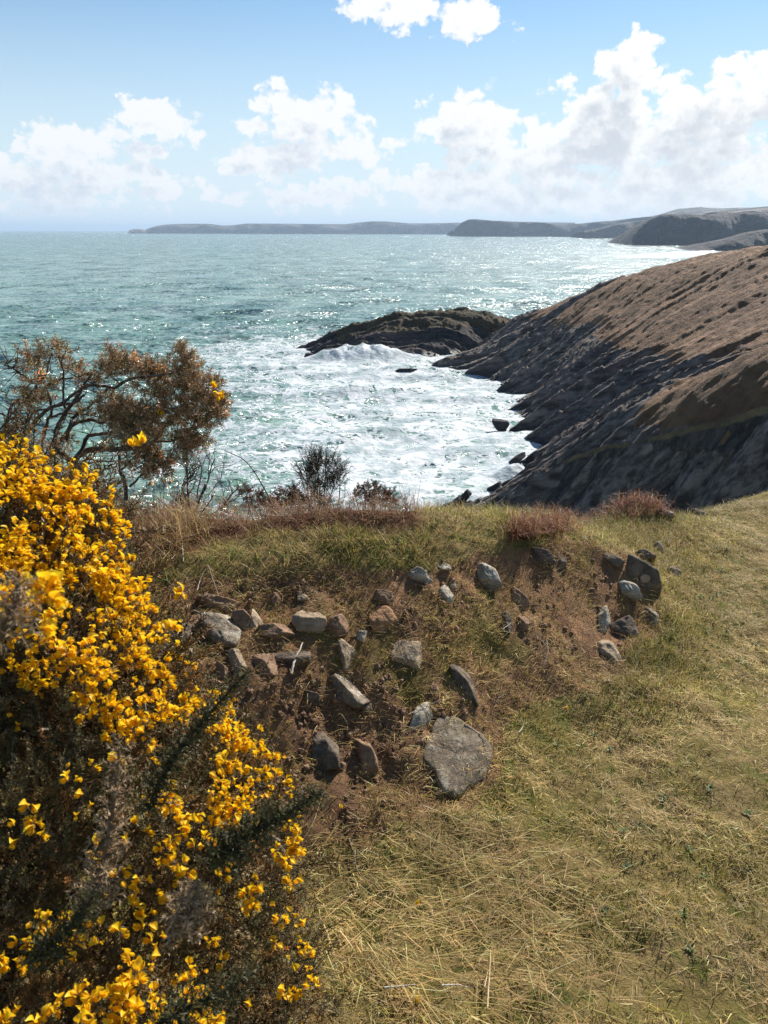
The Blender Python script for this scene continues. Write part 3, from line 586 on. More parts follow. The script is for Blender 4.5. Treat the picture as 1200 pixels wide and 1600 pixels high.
ST = [
 (342, 944, 62, 36, -12, 'brown', 'rounded brown stone above the lichen-spotted grey boulder, highest at the left'),
 (351, 991, 54, 60, 10, 'grey', 'grey boulder spotted with pale lichen beside the yellow gorse'),
 (311, 984, 32, 52, 25, 'brown', 'narrow brown stone wedged just left of the lichen-spotted grey boulder'),
 (286, 990, 26, 42, 5, 'dark', 'dark upright stone against the gorse, leftmost of the exposed stones'),
 (378, 975, 34, 32, -20, 'brown', 'small brown stone touching the right side of the lichen-spotted boulder'),
 (399, 978, 26, 46, 14, 'tan', 'tall narrow tan stone standing right of the lichen-spotted boulder'),
 (436, 986, 54, 26, -10, 'brown', 'flat brown stone lying level with a dark gap above it'),
 (430, 941, 19, 30, 8, 'brown', 'small upright brown stone alone near the grass, above the flat brown stone'),
 (475, 935, 22, 14, -8, 'tan', 'tiny tan pebble-like stone above the broad kite-shaped brown stone'),
 (488, 974, 50, 40, -24, 'tan', 'broad kite-shaped brown stone in the middle of the upper row'),
 (527, 977, 33, 32, 6, 'brown', 'squarish reddish brown stone left of the bright orange one'),
 (597, 968, 52, 40, -16, 'orange', 'bright orange-brown angular stone'),
 (564, 995, 22, 20, 0, 'pale', 'small bluish white stone just below the bright orange one'),
 (541, 1020, 30, 46, 24, 'tan', 'flat tan stone almost flush with the soil below the squarish reddish one'),
 (456, 1029, 52, 26, -6, 'dark', 'dark flat-topped stone behind the thick pale stick'),
 (414, 1040, 50, 42, -18, 'brown', 'brown slab-like stone left of the thick pale stick'),
 (372, 1038, 26, 42, 28, 'tan', 'thin tan stone leaning left below the lichen-spotted boulder'),
 (352, 1052, 20, 32, 24, 'brown', 'thin brown sliver of stone beside the leaning tan stone, above the gorse'),
 (337, 1072, 42, 26, -24, 'brown', 'reddish brown stone half hidden by gorse flowers, lowest of the left-hand stones'),
 (642, 1027, 50, 46, -10, 'tan', 'pointed light brown stone standing out alone right of centre'),
 (538, 1079, 74, 34, -33, 'grey', 'long grey block sloping down to the right with a blunt dark end'),
 (572, 1103, 26, 20, -10, 'dark', 'dark chunk of stone at the lower end of the long sloping block'),
 (481, 1089, 36, 20, -12, 'dark', 'low dark stone left of the long sloping grey block'),
 (658, 1126, 28, 66, -22, 'pale', 'pale blue-grey blade of stone standing at the corner of the large slab'),
 (571, 1180, 34, 58, 18, 'brown', 'smooth brown stone leaning in the turf left of the large slab'),
 (508, 1168, 38, 66, 14, 'dark', 'dark craggy stone low in the bank near the gorse flowers'),
 (602, 934, 32, 20, -8, 'brown', 'dull brown stone just under the turf above the bright orange one'),
 (679, 1074, 22, 20, 0, 'brown', 'small reddish stone above the pale blue-grey blade'),
 (729, 1072, 30, 58, 22, 'dark', 'dark slate leaning in a hollow above the large slab'),
 (762, 896, 27, 46, 14, 'pale', 'pale grey upright slab sticking out near the crest of the bank'),
 (698, 932, 28, 26, -35, 'pale', 'whitish stone set low between the crest and the pointed brown stone'),
 (654, 899, 46, 22, -22, 'pale', 'flat pale grey stone sloping under the turf edge'),
 (694, 885, 22, 12, -25, 'pale', 'tiny white stone at the turf edge left of the pale upright slab'),
 (708, 914, 18, 14, -30, 'grey', 'tiny grey stone between the two whitish stones under the turf edge'),
 (808, 937, 44, 28, -38, 'brown', 'brown wedge of stone slanting right below the pale upright slab'),
 (792, 975, 20, 34, 8, 'dark', 'dark upright stone below the slanting brown wedge'),
 (817, 975, 20, 24, 0, 'brown', 'small brown stone right of the dark upright one under the slanting wedge'),
 (942, 971, 24, 40, -4, 'pale', 'pale pointed stone above the broad tan face at the right'),
 (950, 1018, 42, 62, 30, 'tan', 'broad tan stone face at the foot of the right end of the bank'),
 (978, 985, 50, 44, -12, 'dark', 'dark mossy boulder under the turf right of the pale pointed stone'),
 (1022, 968, 20, 36, -6, 'grey', 'grey stone at the very right end of the bank'),
 (980, 918, 24, 40, 32, 'pale', 'pale weathered edge of stone left of the stone with the round tan mark'),
 (955, 875, 46, 26, -12, 'dark', 'dark flat stone with a sharp ridge on top of the bank'),
 (984, 881, 28, 20, 8, 'dark', 'small dark stone between the ridged flat stone and the marked stone'),
 (876, 878, 26, 28, 0, 'dark', 'dark square-cut stone in the crest left of the ridged flat stone'),
 (850, 872, 38, 22, -10, 'dark', 'low dark stone with pale flecks beside the square-cut one'),
 (1031, 856, 20, 18, 0, 'grey', 'small grey block alone in the grass above the marked stone'),
 (1005, 869, 42, 16, 6, 'dark', 'thin dark stone lying flat just above the marked stone'),
 (1093, 806, 24, 24, -20, 'dark', 'dark stone alone near the cliff edge on the grassy knoll'),
 (1042, 800, 28, 12, -10, 'grey', 'flat grey stone at the edge of the red bracken on the knoll'),
 (1051, 895, 22, 22, -30, 'grey', 'grey stone sunk in the grass right of the marked stone'),
]
for s_ in ST: stone(*s_)
def slab(outline, thick, label):
    ol = np.array(outline, float); c = ol.mean(0); a = np.linspace(0, 2 * math.pi, 97)[:-1]; ang = np.unwrap(np.arctan2(ol[:, 1] - c[1], ol[:, 0] - c[0])); o_ = np.argsort(ang % (2 * math.pi)); rad = np.hypot(*(ol - c).T)
    r_ = np.interp(a, (ang % (2 * math.pi))[o_], rad[o_], period=2 * math.pi); rings = np.array([0, .2, .4, .55, .7, .8, .88, .94, .98, 1.0, 1.0]); drop = np.array([1, 1, 1, 1, .99, .97, .93, .85, .66, .3, -1.6])
    W0 = hit(c[0] + r_ * np.cos(a), c[1] + r_ * np.sin(a)); cw = W0.mean(0); e = W0 - cw; nrm = np.linalg.svd(e)[2][2]; nrm = nrm if nrm[2] > 0 else -nrm; W0 = W0 - np.outer(e @ nrm, nrm)
    V = np.concatenate([cw + (W0 - cw) * k + nrm * thick * h for k, h in zip(rings, drop)]); V = V + nrm * (.005 * fbm(V, 14., 4, .6, seed=3) + .0025 * fbm(V * [1, 1, 2], 60., 3, seed=5))[:, None]
    F = []; i_ = np.arange(96); jn = (i_ + 1) % 96
    for k in range(len(rings) - 1): F.append(np.stack([k * 96 + i_, k * 96 + jn, (k + 1) * 96 + jn, (k + 1) * 96 + i_], 1))
    o = mesh_np('stone', V - cw, [np.concatenate(F)], SM['slab']); o.location = [float(q) for q in cw]; return tag(o, label, 'stone', 'stones set in the bank')
slab([(684, 1122), (700, 1116), (726, 1130), (747, 1146), (772, 1180), (752, 1222), (736, 1228), (714, 1248), (694, 1240), (680, 1206), (662, 1186), (674, 1150)], .012, 'large flat tan slab lying against the foot of the bank')
tall = stone(1010, 915, 54, 92, 10, 'dark', 'dark pointed stone with a round tan mark at the right end of the bank', depth=.8, seed=5, tilt=8)
# its round mark: a shallow worn disc of paler stone
m_mark = rock_mat('tan_mark', (.34, .24, .15), (.46, .34, .22), moss=0)
def disc(name, c, r_, thick, mat, parent, wob=.06, flat=1.0):
    a = np.linspace(0, 2 * math.pi, 33)[:-1]; V = []
    for (k, zz) in ((1.0, 0), (1.0, thick), (.86, thick * 1.25), (.55, thick * .9), (.0, thick * .9)):
        rr = r_ * k * (1 + wob * np.sin(2 * a + 1) + wob * .5 * np.sin(5 * a)); V.append(c + RIGHT * (np.cos(a) * rr)[:, None] + UP * (np.sin(a) * rr * flat)[:, None] - FWD * zz)
    V = np.concatenate(V); F = []
    for k in range(4):
        i = np.arange(32); j = (i + 1) % 32; F.append(np.stack([k * 32 + i, k * 32 + j, (k + 1) * 32 + j, (k + 1) * 32 + i], 1))
    return mesh_np(name, V - np.array(parent.location), [np.concatenate(F)], mat, parent)
tv = np.array([v.co[:] for v in tall.data.vertices]) + np.array(tall.location); md = P(1009, 903, 3.0); dv = (md - EYE) / np.linalg.norm(md - EYE)
rel = tv - EYE; off = np.linalg.norm(rel - (rel @ dv)[:, None] * dv, axis=1); front = (rel @ dv)[off < .012]
disc('round_mark', EYE + dv * ((front.min() if len(front) else 3.2) + .004), .0205, .005, m_mark, tall, flat=.95)

# small broken bits of the old wall, too many to count
rr_ = np.random.default_rng(9); bm = bmesh.new(); bmesh.ops.create_icosphere(bm, subdivisions=2, radius=1); bm.verts.ensure_lookup_table()
I2 = np.array([v.co[:] for v in bm.verts]); I2F = np.array([[v.index for v in f.verts] for f in bm.faces]); bm.free(); Vs, Fs, off = [], [], 0
uu = rr_.uniform(230, 1050, 3600); vv = rr_.uniform(860, 1300, 3600); k = poly_mask(uu, vv, BANK, 20) * smooth(fbm(np.stack([uu / 70, vv / 50], -1), 1., 3, seed=4), -.15, .35) > rr_.uniform(0, 1, 3600); pw = hit(uu[k], vv[k])
for p in pw:
    V = I2 * (1 + .28 * rr_.normal(size=(len(I2), 1)) * .6) * rr_.uniform(.45, 1, 3) * min(.0125, np.exp(rr_.normal(math.log(.0068), .55))); M = np.array(Matrix.Rotation(rr_.uniform(0, 6), 3, Vector(rr_.normal(size=3)).normalized())); Vs.append(V @ M.T + p); Fs.append(I2F + off); off += len(V)
tag(mesh_np('rubble', np.concatenate(Vs), [np.concatenate(Fs)], SM['brown'], shade=False), kind='stuff')

# rocks standing in the sea
def sea_rock(u, v, w, h, rot, label, depth=1.0, seed=0, lift=.25):
    p = on_sea(u, v); p = p + np.array([0, 0, h * (p[1] / FPX) * lift]); return stone(u, v, w, h, rot, 'wet', label, depth, 0, seed, name='sea_rock', cat='rock', group='rocks in the sea', at=p, tilt=0)
sea_rock(784, 668, 30, 20, -6, 'small dark rock standing alone in the white water of the bay', seed=1)
jr = on_sea(708, 806); jd = jr[1] / FPX; Vs, Fs = [], []
for k, (ou, ov, w_, h_, ro) in enumerate(((-14, 6, 60, 20, 32), (4, -6, 66, 18, 40), (18, -14, 46, 16, 46), (12, 6, 58, 22, 30), (-26, 14, 30, 14, 26), (26, 2, 30, 18, 52))):
    c, s = math.cos(R(ro)), math.sin(R(ro)); V = rock_shape(40 + k, rough=.09); q = jr + (RIGHT * ou - UP * (ov - 14)) * jd
    Vs.append(V[:, :1] * (RIGHT * c + UP * s) * w_ * jd / 2 + V[:, 1:2] * (-RIGHT * s + UP * c) * h_ * jd / 2 + V[:, 2:] * FWD * 22 * jd + q - jr + FWD * (k % 3 - 1) * 8 * jd); Fs.append(ICOF + k * len(ICO))
o = mesh_np('sea_rock', np.concatenate(Vs), [np.concatenate(Fs)], SM['wet']); o.location = [float(q) for q in jr]; tag(o, 'jagged dark rock in the foam at the foot of the nearest cliff', 'rock', 'rocks in the sea')
sea_rock(632, 582, 46, 8, 10, 'low black skerry off the tongue of rock', depth=.9, seed=2)
sea_rock(484, 559, 18, 9, 0, 'tiny black rock awash off the tip of the headland', seed=6)
sea_rock(806, 722, 40, 16, 34, 'slanting dark ledge rising from the foam beside the cliff foot', depth=.8, seed=8)

# ------------------------------------------------------------------ sticks and stems
def tube(pts, radii, k=6, close=True):
    pts = np.asarray(pts, float); n_ = len(pts); radii = np.broadcast_to(np.asarray(radii, float), (n_,)); T = np.gradient(pts, axis=0); T /= np.linalg.norm(T, axis=1, keepdims=True) + 1e-12
    ref = np.array([.31, .22, .93]); A = np.cross(T, ref); A /= np.linalg.norm(A, axis=1, keepdims=True) + 1e-9; B = np.cross(T, A); a = np.linspace(0, 2 * np.pi, k + 1)[:-1]
    V = (pts[:, None] + radii[:, None, None] * (np.cos(a)[None, :, None] * A[:, None] + np.sin(a)[None, :, None] * B[:, None])).reshape(-1, 3)
    i = np.arange(n_ - 1)[:, None] * k; j = np.arange(k)[None]; F = np.stack([i + j, i + (j + 1) % k, i + k + (j + 1) % k, i + k + j], -1).reshape(-1, 4); return V, F
def spline(pts, n_):
    pts = np.asarray(pts, float); t = np.r_[0, np.cumsum(np.linalg.norm(np.diff(pts, axis=0), axis=1))]; q = np.linspace(0, t[-1], n_)
    pe = np.vstack([2 * pts[0] - pts[1], pts, 2 * pts[-1] - pts[-2]]); out = []
    for x in q:
        i = min(np.searchsorted(t, x, side='right') - 1, len(pts) - 2); f = (x - t[i]) / max(t[i + 1] - t[i], 1e-9); a, b, c, d = pe[i:i + 4]
        out.append(.5 * (2 * b + (c - a) * f + (2 * a - 5 * b + 4 * c - d) * f * f + (3 * b - a - 3 * c + d) * f ** 3))
    return np.array(out)
class Geo:
    def __init__(s): s.V, s.Q, s.T, s.C, s.n = [], [], [], [], 0
    def add(s, V, Q=None, T=None, col=None):
        if Q is not None and len(Q): s.Q.append(np.asarray(Q) + s.n)
        if T is not None and len(T): s.T.append(np.asarray(T) + s.n)
        s.V.append(V); s.n += len(V)
        if col is not None: s.C.append(np.broadcast_to(np.asarray(col, float), (len(V), 3)))
    def build(s, name, mat, parent=None, origin=None, shade=True):
        V = np.concatenate(s.V)
        if origin is not None: V = V - np.asarray(origin)
        F = ([np.concatenate(s.Q)] if s.Q else []) + ([np.concatenate(s.T)] if s.T else [])
        return mesh_np(name, V, F, mat, parent, {'tint': np.concatenate(s.C)} if s.C else None, shade)
def wood_mat(name, a, b, sc=40):
    m, n, out = new_mat(name); co = n.coord(); k = n.noise(co, sc, 6, .7); c = n.mix(n.step(k, .35, .65), a, b)
    n.l.new(principled(n, c, .85, n.bump(k, .6, .004), .2), out.inputs[0]); return m
WM = {'pale': wood_mat('pale_wood', (.42, .36, .28), (.62, .56, .46)), 'brown': wood_mat('brown_wood', (.10, .065, .042), (.20, .14, .09)), 'straw': wood_mat('straw_stem', (.45, .33, .18), (.62, .49, .3)),
      'bark': wood_mat('gorse_bark', (.055, .040, .030), (.16, .12, .09)), 'cane': wood_mat('bramble_cane', (.055, .03, .026), (.12, .07, .055)), 'twig': wood_mat('grey_twig', (.07, .055, .045), (.15, .12, .10))}
def stick(paths, mat, label, name='twig', cat='twig', lift=.008, group='twigs and stems on the turf', y=None):
    """paths: list of (pixel polyline, thickness in mm); lies on the turf, or stands y metres off when y is given"""
    g_ = Geo(); org = None
    for pl, mm in paths:
        pl = np.array(pl, float)
        w = hit(pl[:, 0], pl[:, 1]) + np.array([0, 0, lift]) if y is None else P(pl[:, 0], pl[:, 1], np.broadcast_to(np.asarray(y, float), (len(pl),)))
        org = w[0] if org is None else org; c = spline(w, max(8, 5 * len(w))); c[1:-1] += np.random.default_rng(int(pl.sum())).normal(0, mm * 1e-4, c[1:-1].shape)
        r_ = mm / 2000 * np.linspace(1, .45, len(c)) * (1 + .12 * np.sin(np.arange(len(c)) * 2.1)); V, F = tube(c, r_); g_.add(V, F)
    o = g_.build(name, WM[mat], origin=org); o.location = [float(q) for q in org]; return tag(o, label, cat, group)
stick([([(310, 932), (317, 910), (327, 892)], 3.2), ([(327, 892), (334, 912), (344, 940)], 2.6)], 'pale', 'pale forked dead twig above the rounded brown stone', lift=.02)
stick([([(457, 1062), (463, 1040), (475, 1013)], 9)], 'pale', 'thick pale stick propped in front of the dark flat-topped stone', name='stick', cat='stick', lift=.02)
stick([([(547, 1318), (555, 1340), (563, 1372), (590, 1392), (604, 1412)], 6)], 'brown', 'crooked brown stick lying in the turf below the smooth leaning stone', name='stick', cat='stick', lift=.015)
stick([([(604, 1554), (630, 1551), (653, 1549)], 5)], 'pale', 'short white stick at the bottom near the fallen flower', name='stick', cat='stick', lift=.02)
stick([([(692, 1553), (715, 1551), (738, 1557)], 4)], 'pale', 'slightly bent whitish stick on the straw right of the short white one', name='stick', cat='stick', lift=.025)
stick([([(763, 1592), (766, 1550), (769, 1500)], 4.5), ([(759, 1558), (765, 1530)], 3)], 'straw', 'upright straw-coloured stalk in the dead grass at the bottom', lift=.03)
stick([([(602, 1089), (622, 1101), (645, 1115)], 2.4)], 'brown', 'thin brown twig between the long grey block and the pale blade of stone', lift=.02)
stick([([(640, 1129), (664, 1117), (690, 1106)], 2.2)], 'pale', 'thin pale twig crossing behind the tip of the pale blade of stone', lift=.03)
stick([([(733, 1130), (752, 1152), (774, 1184)], 3.4)], 'brown', 'dark twig leaning along the right edge of the large slab', lift=.03)
stick([([(663, 1272), (700, 1286), (741, 1304)], 2.6)], 'straw', 'straight straw stem below the large slab, upper of the two long ones', lift=.03)
stick([([(650, 1312), (692, 1332), (720, 1352), (738, 1382)], 2.6)], 'straw', 'long bent straw stem below the large slab, lower of the two long ones', lift=.03)
stick([([(812, 1152), (818, 1144), (818, 1135), (814, 1130)], 3.5)], 'pale', 'small white hooked twig on the turf right of the large slab', lift=.02)
stick([([(482, 1325), (494, 1300), (506, 1262)], 2.2)], 'straw', 'thin dry stem rising beside the gorse below the dark craggy stone', lift=.04)
stick([([(786, 995), (800, 984)], 3.5)], 'pale', 'short white twig under the dark upright stone', lift=.03)
stick([([(855, 1012), (857, 1030), (850, 1050)], 3), ([(835, 1000), (857, 1022)], 2)], 'pale', 'pale forked twig hanging in the hollow left of the broad tan face', lift=.03)
stick([([(1004, 1407), (1030, 1432), (1052, 1470)], 2.2)], 'straw', 'long thin straw stem on the open grass at the lower right', lift=.015)
stick([([(230, 892), (262, 872), (300, 860), (335, 845), (366, 826)], 6)], 'cane', 'long dark bramble cane lying over the turf beside the yellow gorse', name='bramble_cane', cat='bramble', lift=.05, group='bramble canes')
stick([([(290, 900), (287, 862), (280, 838), (282, 812), (273, 796)], 3.2), ([(285, 858), (270, 832), (272, 820)], 2.2), ([(281, 832), (292, 815)], 1.6)], 'pale', 'bleached upright dead stem among the dry bracken left of the bare thorn', lift=.05)
stick([([(733, 824), (736, 810), (743, 799), (752, 796), (761, 788)], 4)], 'pale', 'white crooked twig standing at the cliff edge against the dark rock', y=3.88)
stick([([(440, 845), (430, 800), (412, 760), (385, 722), (352, 704)], 8)], 'cane', 'dark bramble cane arching out from under the brown gorse over the sea', name='bramble_cane', cat='bramble', group='bramble canes', y=[3.4, 3.45, 3.5, 3.5, 3.45])
stick([([(636, 820), (622, 792), (603, 765), (585, 752), (575, 748)], 3.2)], 'cane', 'thin arching bramble cane behind the small brown shrub', name='bramble_cane', cat='bramble', group='bramble canes', y=4.0)
stick([([(940, 800), (960, 785), (985, 768), (1010, 758), (1022, 770)], 4), ([(985, 768), (990, 756)], 3), ([(1000, 775), (1030, 766), (1050, 768)], 2.5)], 'cane', 'tangled bramble canes standing over the red bracken knoll', name='bramble_cane', cat='bramble', group='bramble canes', y=4.2)
stick([([(880, 815), (890, 785), (893, 760)], 2.4), ([(889, 790), (880, 778)], 1.6)], 'cane', 'thin bare stem standing left of the red bracken knoll', y=4.0)
# ------------------------------------------------------------------ gorse: spiny shoots and pea flowers
spine_mat = leaf_mat('gorse_spines', .22, .5, .35)
petal_mat = leaf_mat('gorse_petals', .48, .45, .3)
def unit(v): return v / (np.linalg.norm(v, axis=-1, keepdims=True) + 1e-12)
def perp(d):
    a = unit(np.cross(d, np.array([.37, .19, .91]))); return a, np.cross(d, a)
def cones(base, direc, length, rad, cb, ct):
    N = len(base); A, B = perp(direc); pts = [base + rad[:, None] * (math.cos(t) * A + math.sin(t) * B) for t in (0, 2.094, 4.189)] + [base + direc * length[:, None]]
    V = np.stack(pts, 1).reshape(-1, 3); o = np.arange(N)[:, None] * 4
    T = np.concatenate([o + np.array([[0, 1, 3]]), o + np.array([[1, 2, 3]]), o + np.array([[2, 0, 3]])])
    return V, T, np.stack([cb, cb, cb, ct], 1).reshape(-1, 3)
def shoot(seed, L=.10, n_p=26, sp=.015, green=(.07, .078, .024), tip=(.36, .26, .12), stem=(.10, .08, .035), jit=.25, rad=.0009):
    """one spiny shoot along +Z"""
    r = np.random.default_rng(seed); z = np.linspace(.06, 1.0, n_p) * L; a = np.arange(n_p) * 2.4 + r.normal(0, .25, n_p); th = np.radians(np.linspace(76, 34, n_p) + r.normal(0, 9, n_p))
    d = np.stack([np.cos(a) * np.sin(th), np.sin(a) * np.sin(th), np.cos(th)], 1); b = np.stack([np.zeros(n_p), np.zeros(n_p), z], 1)
    ln = sp * np.linspace(1.1, .7, n_p) * r.uniform(.75, 1.25, n_p); bs, ds, ls = [b], [d], [ln]
    for f in (.22, .4, .58):
        A, B = perp(d); t = r.uniform(0, 6.28, n_p)[:, None]; dd = unit(d * .75 + (np.cos(t) * A + np.sin(t) * B) * .85)
        bs.append(b + d * (ln * f)[:, None]); ds.append(dd); ls.append(ln * r.uniform(.4, .65, n_p))
    b, d, ln = np.concatenate(bs), np.concatenate(ds), np.concatenate(ls); N = len(b); j = np.exp(r.normal(0, jit, (N, 1)))
    V, T, C = cones(b, d, ln, np.full(N, rad), np.array(green) * j, np.array(tip) * j)
    V2, T2, C2 = cones(np.zeros((1, 3)), np.array([[0, 0, 1.]]), np.array([L]), np.array([.0022]), np.array([stem]), np.array([green]))
    return np.concatenate([V, V2]), np.concatenate([T, T2 + len(V)]), np.concatenate([C, C2])
def place(protos, pos, direc, scale, tintk, rng_):
    """copies of shoots merged into one set of arrays"""
    Vs, Ts, Cs, off = [], [], [], 0; idx = rng_.integers(0, len(protos), len(pos)); A, B = perp(direc); t = rng_.uniform(0, 6.28, len(pos))[:, None]
    X_ = np.cos(t) * A + np.sin(t) * B; Y_ = np.cross(direc, X_)
    for k, (V, T, C) in enumerate(protos):
        s = np.where(idx == k)[0]
        if not len(s): continue
        M = np.stack([X_[s], Y_[s], direc[s]], 1) * scale[s][:, None, None]
        W = np.einsum('vi,nij->nvj', V, M) + pos[s][:, None]
        Vs.append(W.reshape(-1, 3)); Ts.append((T[None] + (np.arange(len(s)) * len(V))[:, None, None]).reshape(-1, 3) + off); off += len(s) * len(V)
        Cs.append((C[None] * tintk[s][:, None]).reshape(-1, 3))
    return np.concatenate(Vs), np.concatenate(Ts), np.concatenate(Cs)
def petal(L, W, fold, cup, back, c0, c1, nu=6, nv=5, notch=0.0):
    """leaf-like sheet from the origin along +Z, facing +Y"""
    u = np.linspace(-1, 1, nu); v = np.linspace(0, 1, nv + 1); U, Vv = np.meshgrid(u, v); wid = W * np.sin(math.pi * np.clip(Vv, .04, 1) ** .72) ** .8
    wid = np.where(Vv > .98, W * .12, wid); x = U * wid; z = L * Vv * (1 - notch * (1 - np.abs(U)) * (Vv > .9)); y = fold * np.abs(U) * wid + cup * np.sin(math.pi * Vv) * L - back * Vv ** 2 * L
    V = np.stack([x, y, z], -1).reshape(-1, 3); k = (Vv.reshape(-1, 1)); return V, grid_faces(nv + 1, nu), np.array(c0) * (1 - k) + np.array(c1) * k
def rotm(ax, a):
    return np.array(Matrix.Rotation(a, 3, ax))
def flower(seed, open_=1.0, bud=False):
    """gorse flower facing along +Z, about 18 mm long: banner, two wings, keel, brownish calyx"""
    r = np.random.default_rng(seed); y0 = (.86, .47, .010); y1 = (.96, .64, .016); y2 = (.97, .71, .026); ca = (.42, .24, .05); parts = []
    def add(p, M, off=(0, 0, 0)): parts.append((p[0] @ np.array(M).T + np.array(off), p[1], p[2]))
    j = lambda s: r.normal(0, s)
    if not bud:
        add(petal(.0165, .0066, .55, .10, .30 * open_, y0, y2, notch=.12), rotm('X', R(-34 * open_ + 6 * j(1))) , (0, .0006, .003))
        for sgn in (-1, 1): add(petal(.0130, .0036, .35, .12, .02, y0, y1), rotm('Y', R(sgn * (8 + 3 * j(1)))) @ rotm('X', R(12)) @ rotm('Z', R(sgn * 62)), (sgn * .0012, -.0016, .003))
        for sgn in (-1, 1): add(petal(.0115, .0026, .5, .14, .0, y0, y1), rotm('X', R(24)) @ rotm('Z', R(sgn * 80 + 180)), (sgn * .0005, -.003, .003))
    else:
        for k in range(3): add(petal(.0105, .0034, .6, .18, -.1, y0, y1), rotm('Z', k * 2.09) @ rotm('X', R(8)), (0, 0, .002))
    for k in range(2): add(petal(.0068, .0033, .5, .22, -.08, ca, (.50, .33, .07), nu=5, nv=4), rotm('Z', k * math.pi) @ rotm('X', R(14)), (0, 0, -.001))
    V, Q, C, off = [], [], [], 0
    for (v, q, c) in parts: V.append(v); Q.append(q + off); C.append(c); off += len(v)
    C = np.concatenate(C); return np.concatenate(V), np.concatenate(Q), np.clip(C * (1 + r.normal(0, .05, (len(C), 1))), 0, .95)
FL = [flower(k, o) for k, o in ((1, 1.0), (2, .8), (3, .55), (4, 1.15), (5, .3))] + [flower(6, bud=True), flower(7, bud=True)]

# ---------------- the big flowering bush: a mound of shoots over dark stems
rg = np.random.default_rng(77)
OUT = np.array([(-420, 560), (-200, 640), (0, 690), (60, 705), (110, 722), (165, 757), (195, 795), (212, 850), (222, 905), (240, 960), (285, 1020), (330, 1075), (385, 1125), (430, 1180), (458, 1240), (474, 1300), (478, 1370), (490, 1440), (522, 1510), (520, 1600), (500, 1760), (440, 1900), (-420, 1900)], float)
rim = OUT[2:-3]
def bush_depth(u, v):
    d0 = np.interp(v, [540, 690, 900, 1100, 1300, 1450, 1600, 1850], [1.35, 1.24, 1.03, .92, .82, .75, .69, .60])
    ue = np.interp(v, rim[:, 1], rim[:, 0]); k = np.clip((u + 200) / (ue + 200), 0, 1); back = np.interp(v, [600, 1000, 1300, 1600], [.16, .22, .30, .42])
    lump = .07 * fbm(np.stack([u / 120., v / 120.], -1), 1., 3, seed=15)
    return d0 + back * k ** 4 + lump * np.minimum(1, d0)
def in_bush(u, v): return poly_mask(u, v, OUT, 5) > .5
def sample_bush(n_, inset=0.0):
    u = rg.uniform(-330, 530, n_ * 4); v = rg.uniform(560, 1850, n_ * 4); ok = poly_mask(u, v, OUT, 5 + inset * .5) > .5
    if inset: ok &= poly_mask(u + inset, v - inset * .7, OUT, 4) > .5
    u, v = u[ok], v[ok]; w = (1.1 / bush_depth(u, v)) ** -2; k = rg.uniform(0, 1, len(u)) < w / w.max(); return u[k][:n_], v[k][:n_]
def bush_normal(u, v):
    e = 12.; p0, p1, p2 = P(u, v, bush_depth(u, v)), P(u + e, v, bush_depth(u + e, v)), P(u, v - e, bush_depth(u, v - e)); nrm = unit(np.cross(p1 - p0, p2 - p0))
    return np.where(((p0 - EYE) * nrm).sum(-1, keepdims=True) > 0, -nrm, nrm)
def bloom_density(u, v):
    d = np.maximum.reduce([1.25 * poly_mask(u, v, [(-400, 500), (110, 700), (225, 790), (235, 960), (200, 1060), (60, 1080), (-400, 1060)], 35),
                           .95 * poly_mask(u, v, [(150, 960), (240, 930), (340, 1060), (330, 1120), (220, 1150), (120, 1110)], 25),
                           1.0 * poly_mask(u, v, [(330, 1090), (400, 1110), (450, 1200), (480, 1300), (470, 1400), (400, 1450), (350, 1330), (330, 1200)], 22),
                           .50 * poly_mask(u, v, [(210, 1210), (320, 1200), (400, 1350), (330, 1460), (240, 1330)], 30),
                           .62 * poly_mask(u, v, [(-400, 1400), (110, 1400), (210, 1510), (330, 1520), (340, 1900), (-400, 1900)], 30), .36 * poly_mask(u, v, [(420, 1440), (560, 1440), (560, 1640), (420, 1640)], 30),
                           .12 + 0 * u])
    c = fbm(np.stack([u / 46., v / 46.], -1), 1., 3, .6, seed=35); return d * smooth(c, -.28, .22)
base_pt = np.array([-.75, .95, gz(-.75, .95)])
bush = empty('gorse_bush', base_pt, 'big gorse bush covered in bright yellow flowers beside the grassy path', 'gorse bush')
protos = [shoot(k, L=.085 + .012 * (k % 3), n_p=24) for k in range(6)]
u, v = sample_bush(3000, 5); N = len(u); dp = bush_depth(u, v); nr = bush_normal(u, v)
pos = P(u, v, dp + .045 * rg.uniform(.4, 1, N)); dr = unit(nr * rg.uniform(.4, 1.0, (N, 1)) + np.array([.05, .05, .75]) * rg.uniform(.3, 1.1, (N, 1)) + rg.normal(0, .38, (N, 3)))
sc = rg.uniform(.5, 1.05, N) * np.interp(v, [700, 1100, 1600], [.75, .8, .72]); tk = np.exp(rg.normal(0, .28, (N, 1))) * np.where(rg.uniform(0, 1, (N, 1)) < .22, np.array([[2.1, 1.35, 1.0]]), np.array([[1., 1., 1.]]))
S1 = place(protos, pos - dr * .03, dr, sc, tk, rg)
u, v = sample_bush(3600, 26); N = len(u); dp = bush_depth(u, v); pos = P(u, v, dp + rg.uniform(.08, .42, N)); dr = unit(bush_normal(u, v) * .6 + rg.normal(0, .7, (N, 3)) + np.array([0, 0, .5]))
S2 = place(protos, pos, dr, rg.uniform(.8, 1.5, N), np.exp(rg.normal(-.3, .3, (N, 1))) * np.array([[1.5, 1.05, .9]]), rg)
pale = [shoot(40 + k, L=.09, n_p=20, green=(.16, .125, .05), tip=(.52, .42, .26), stem=(.15, .11, .06), rad=.0011) for k in range(4)]
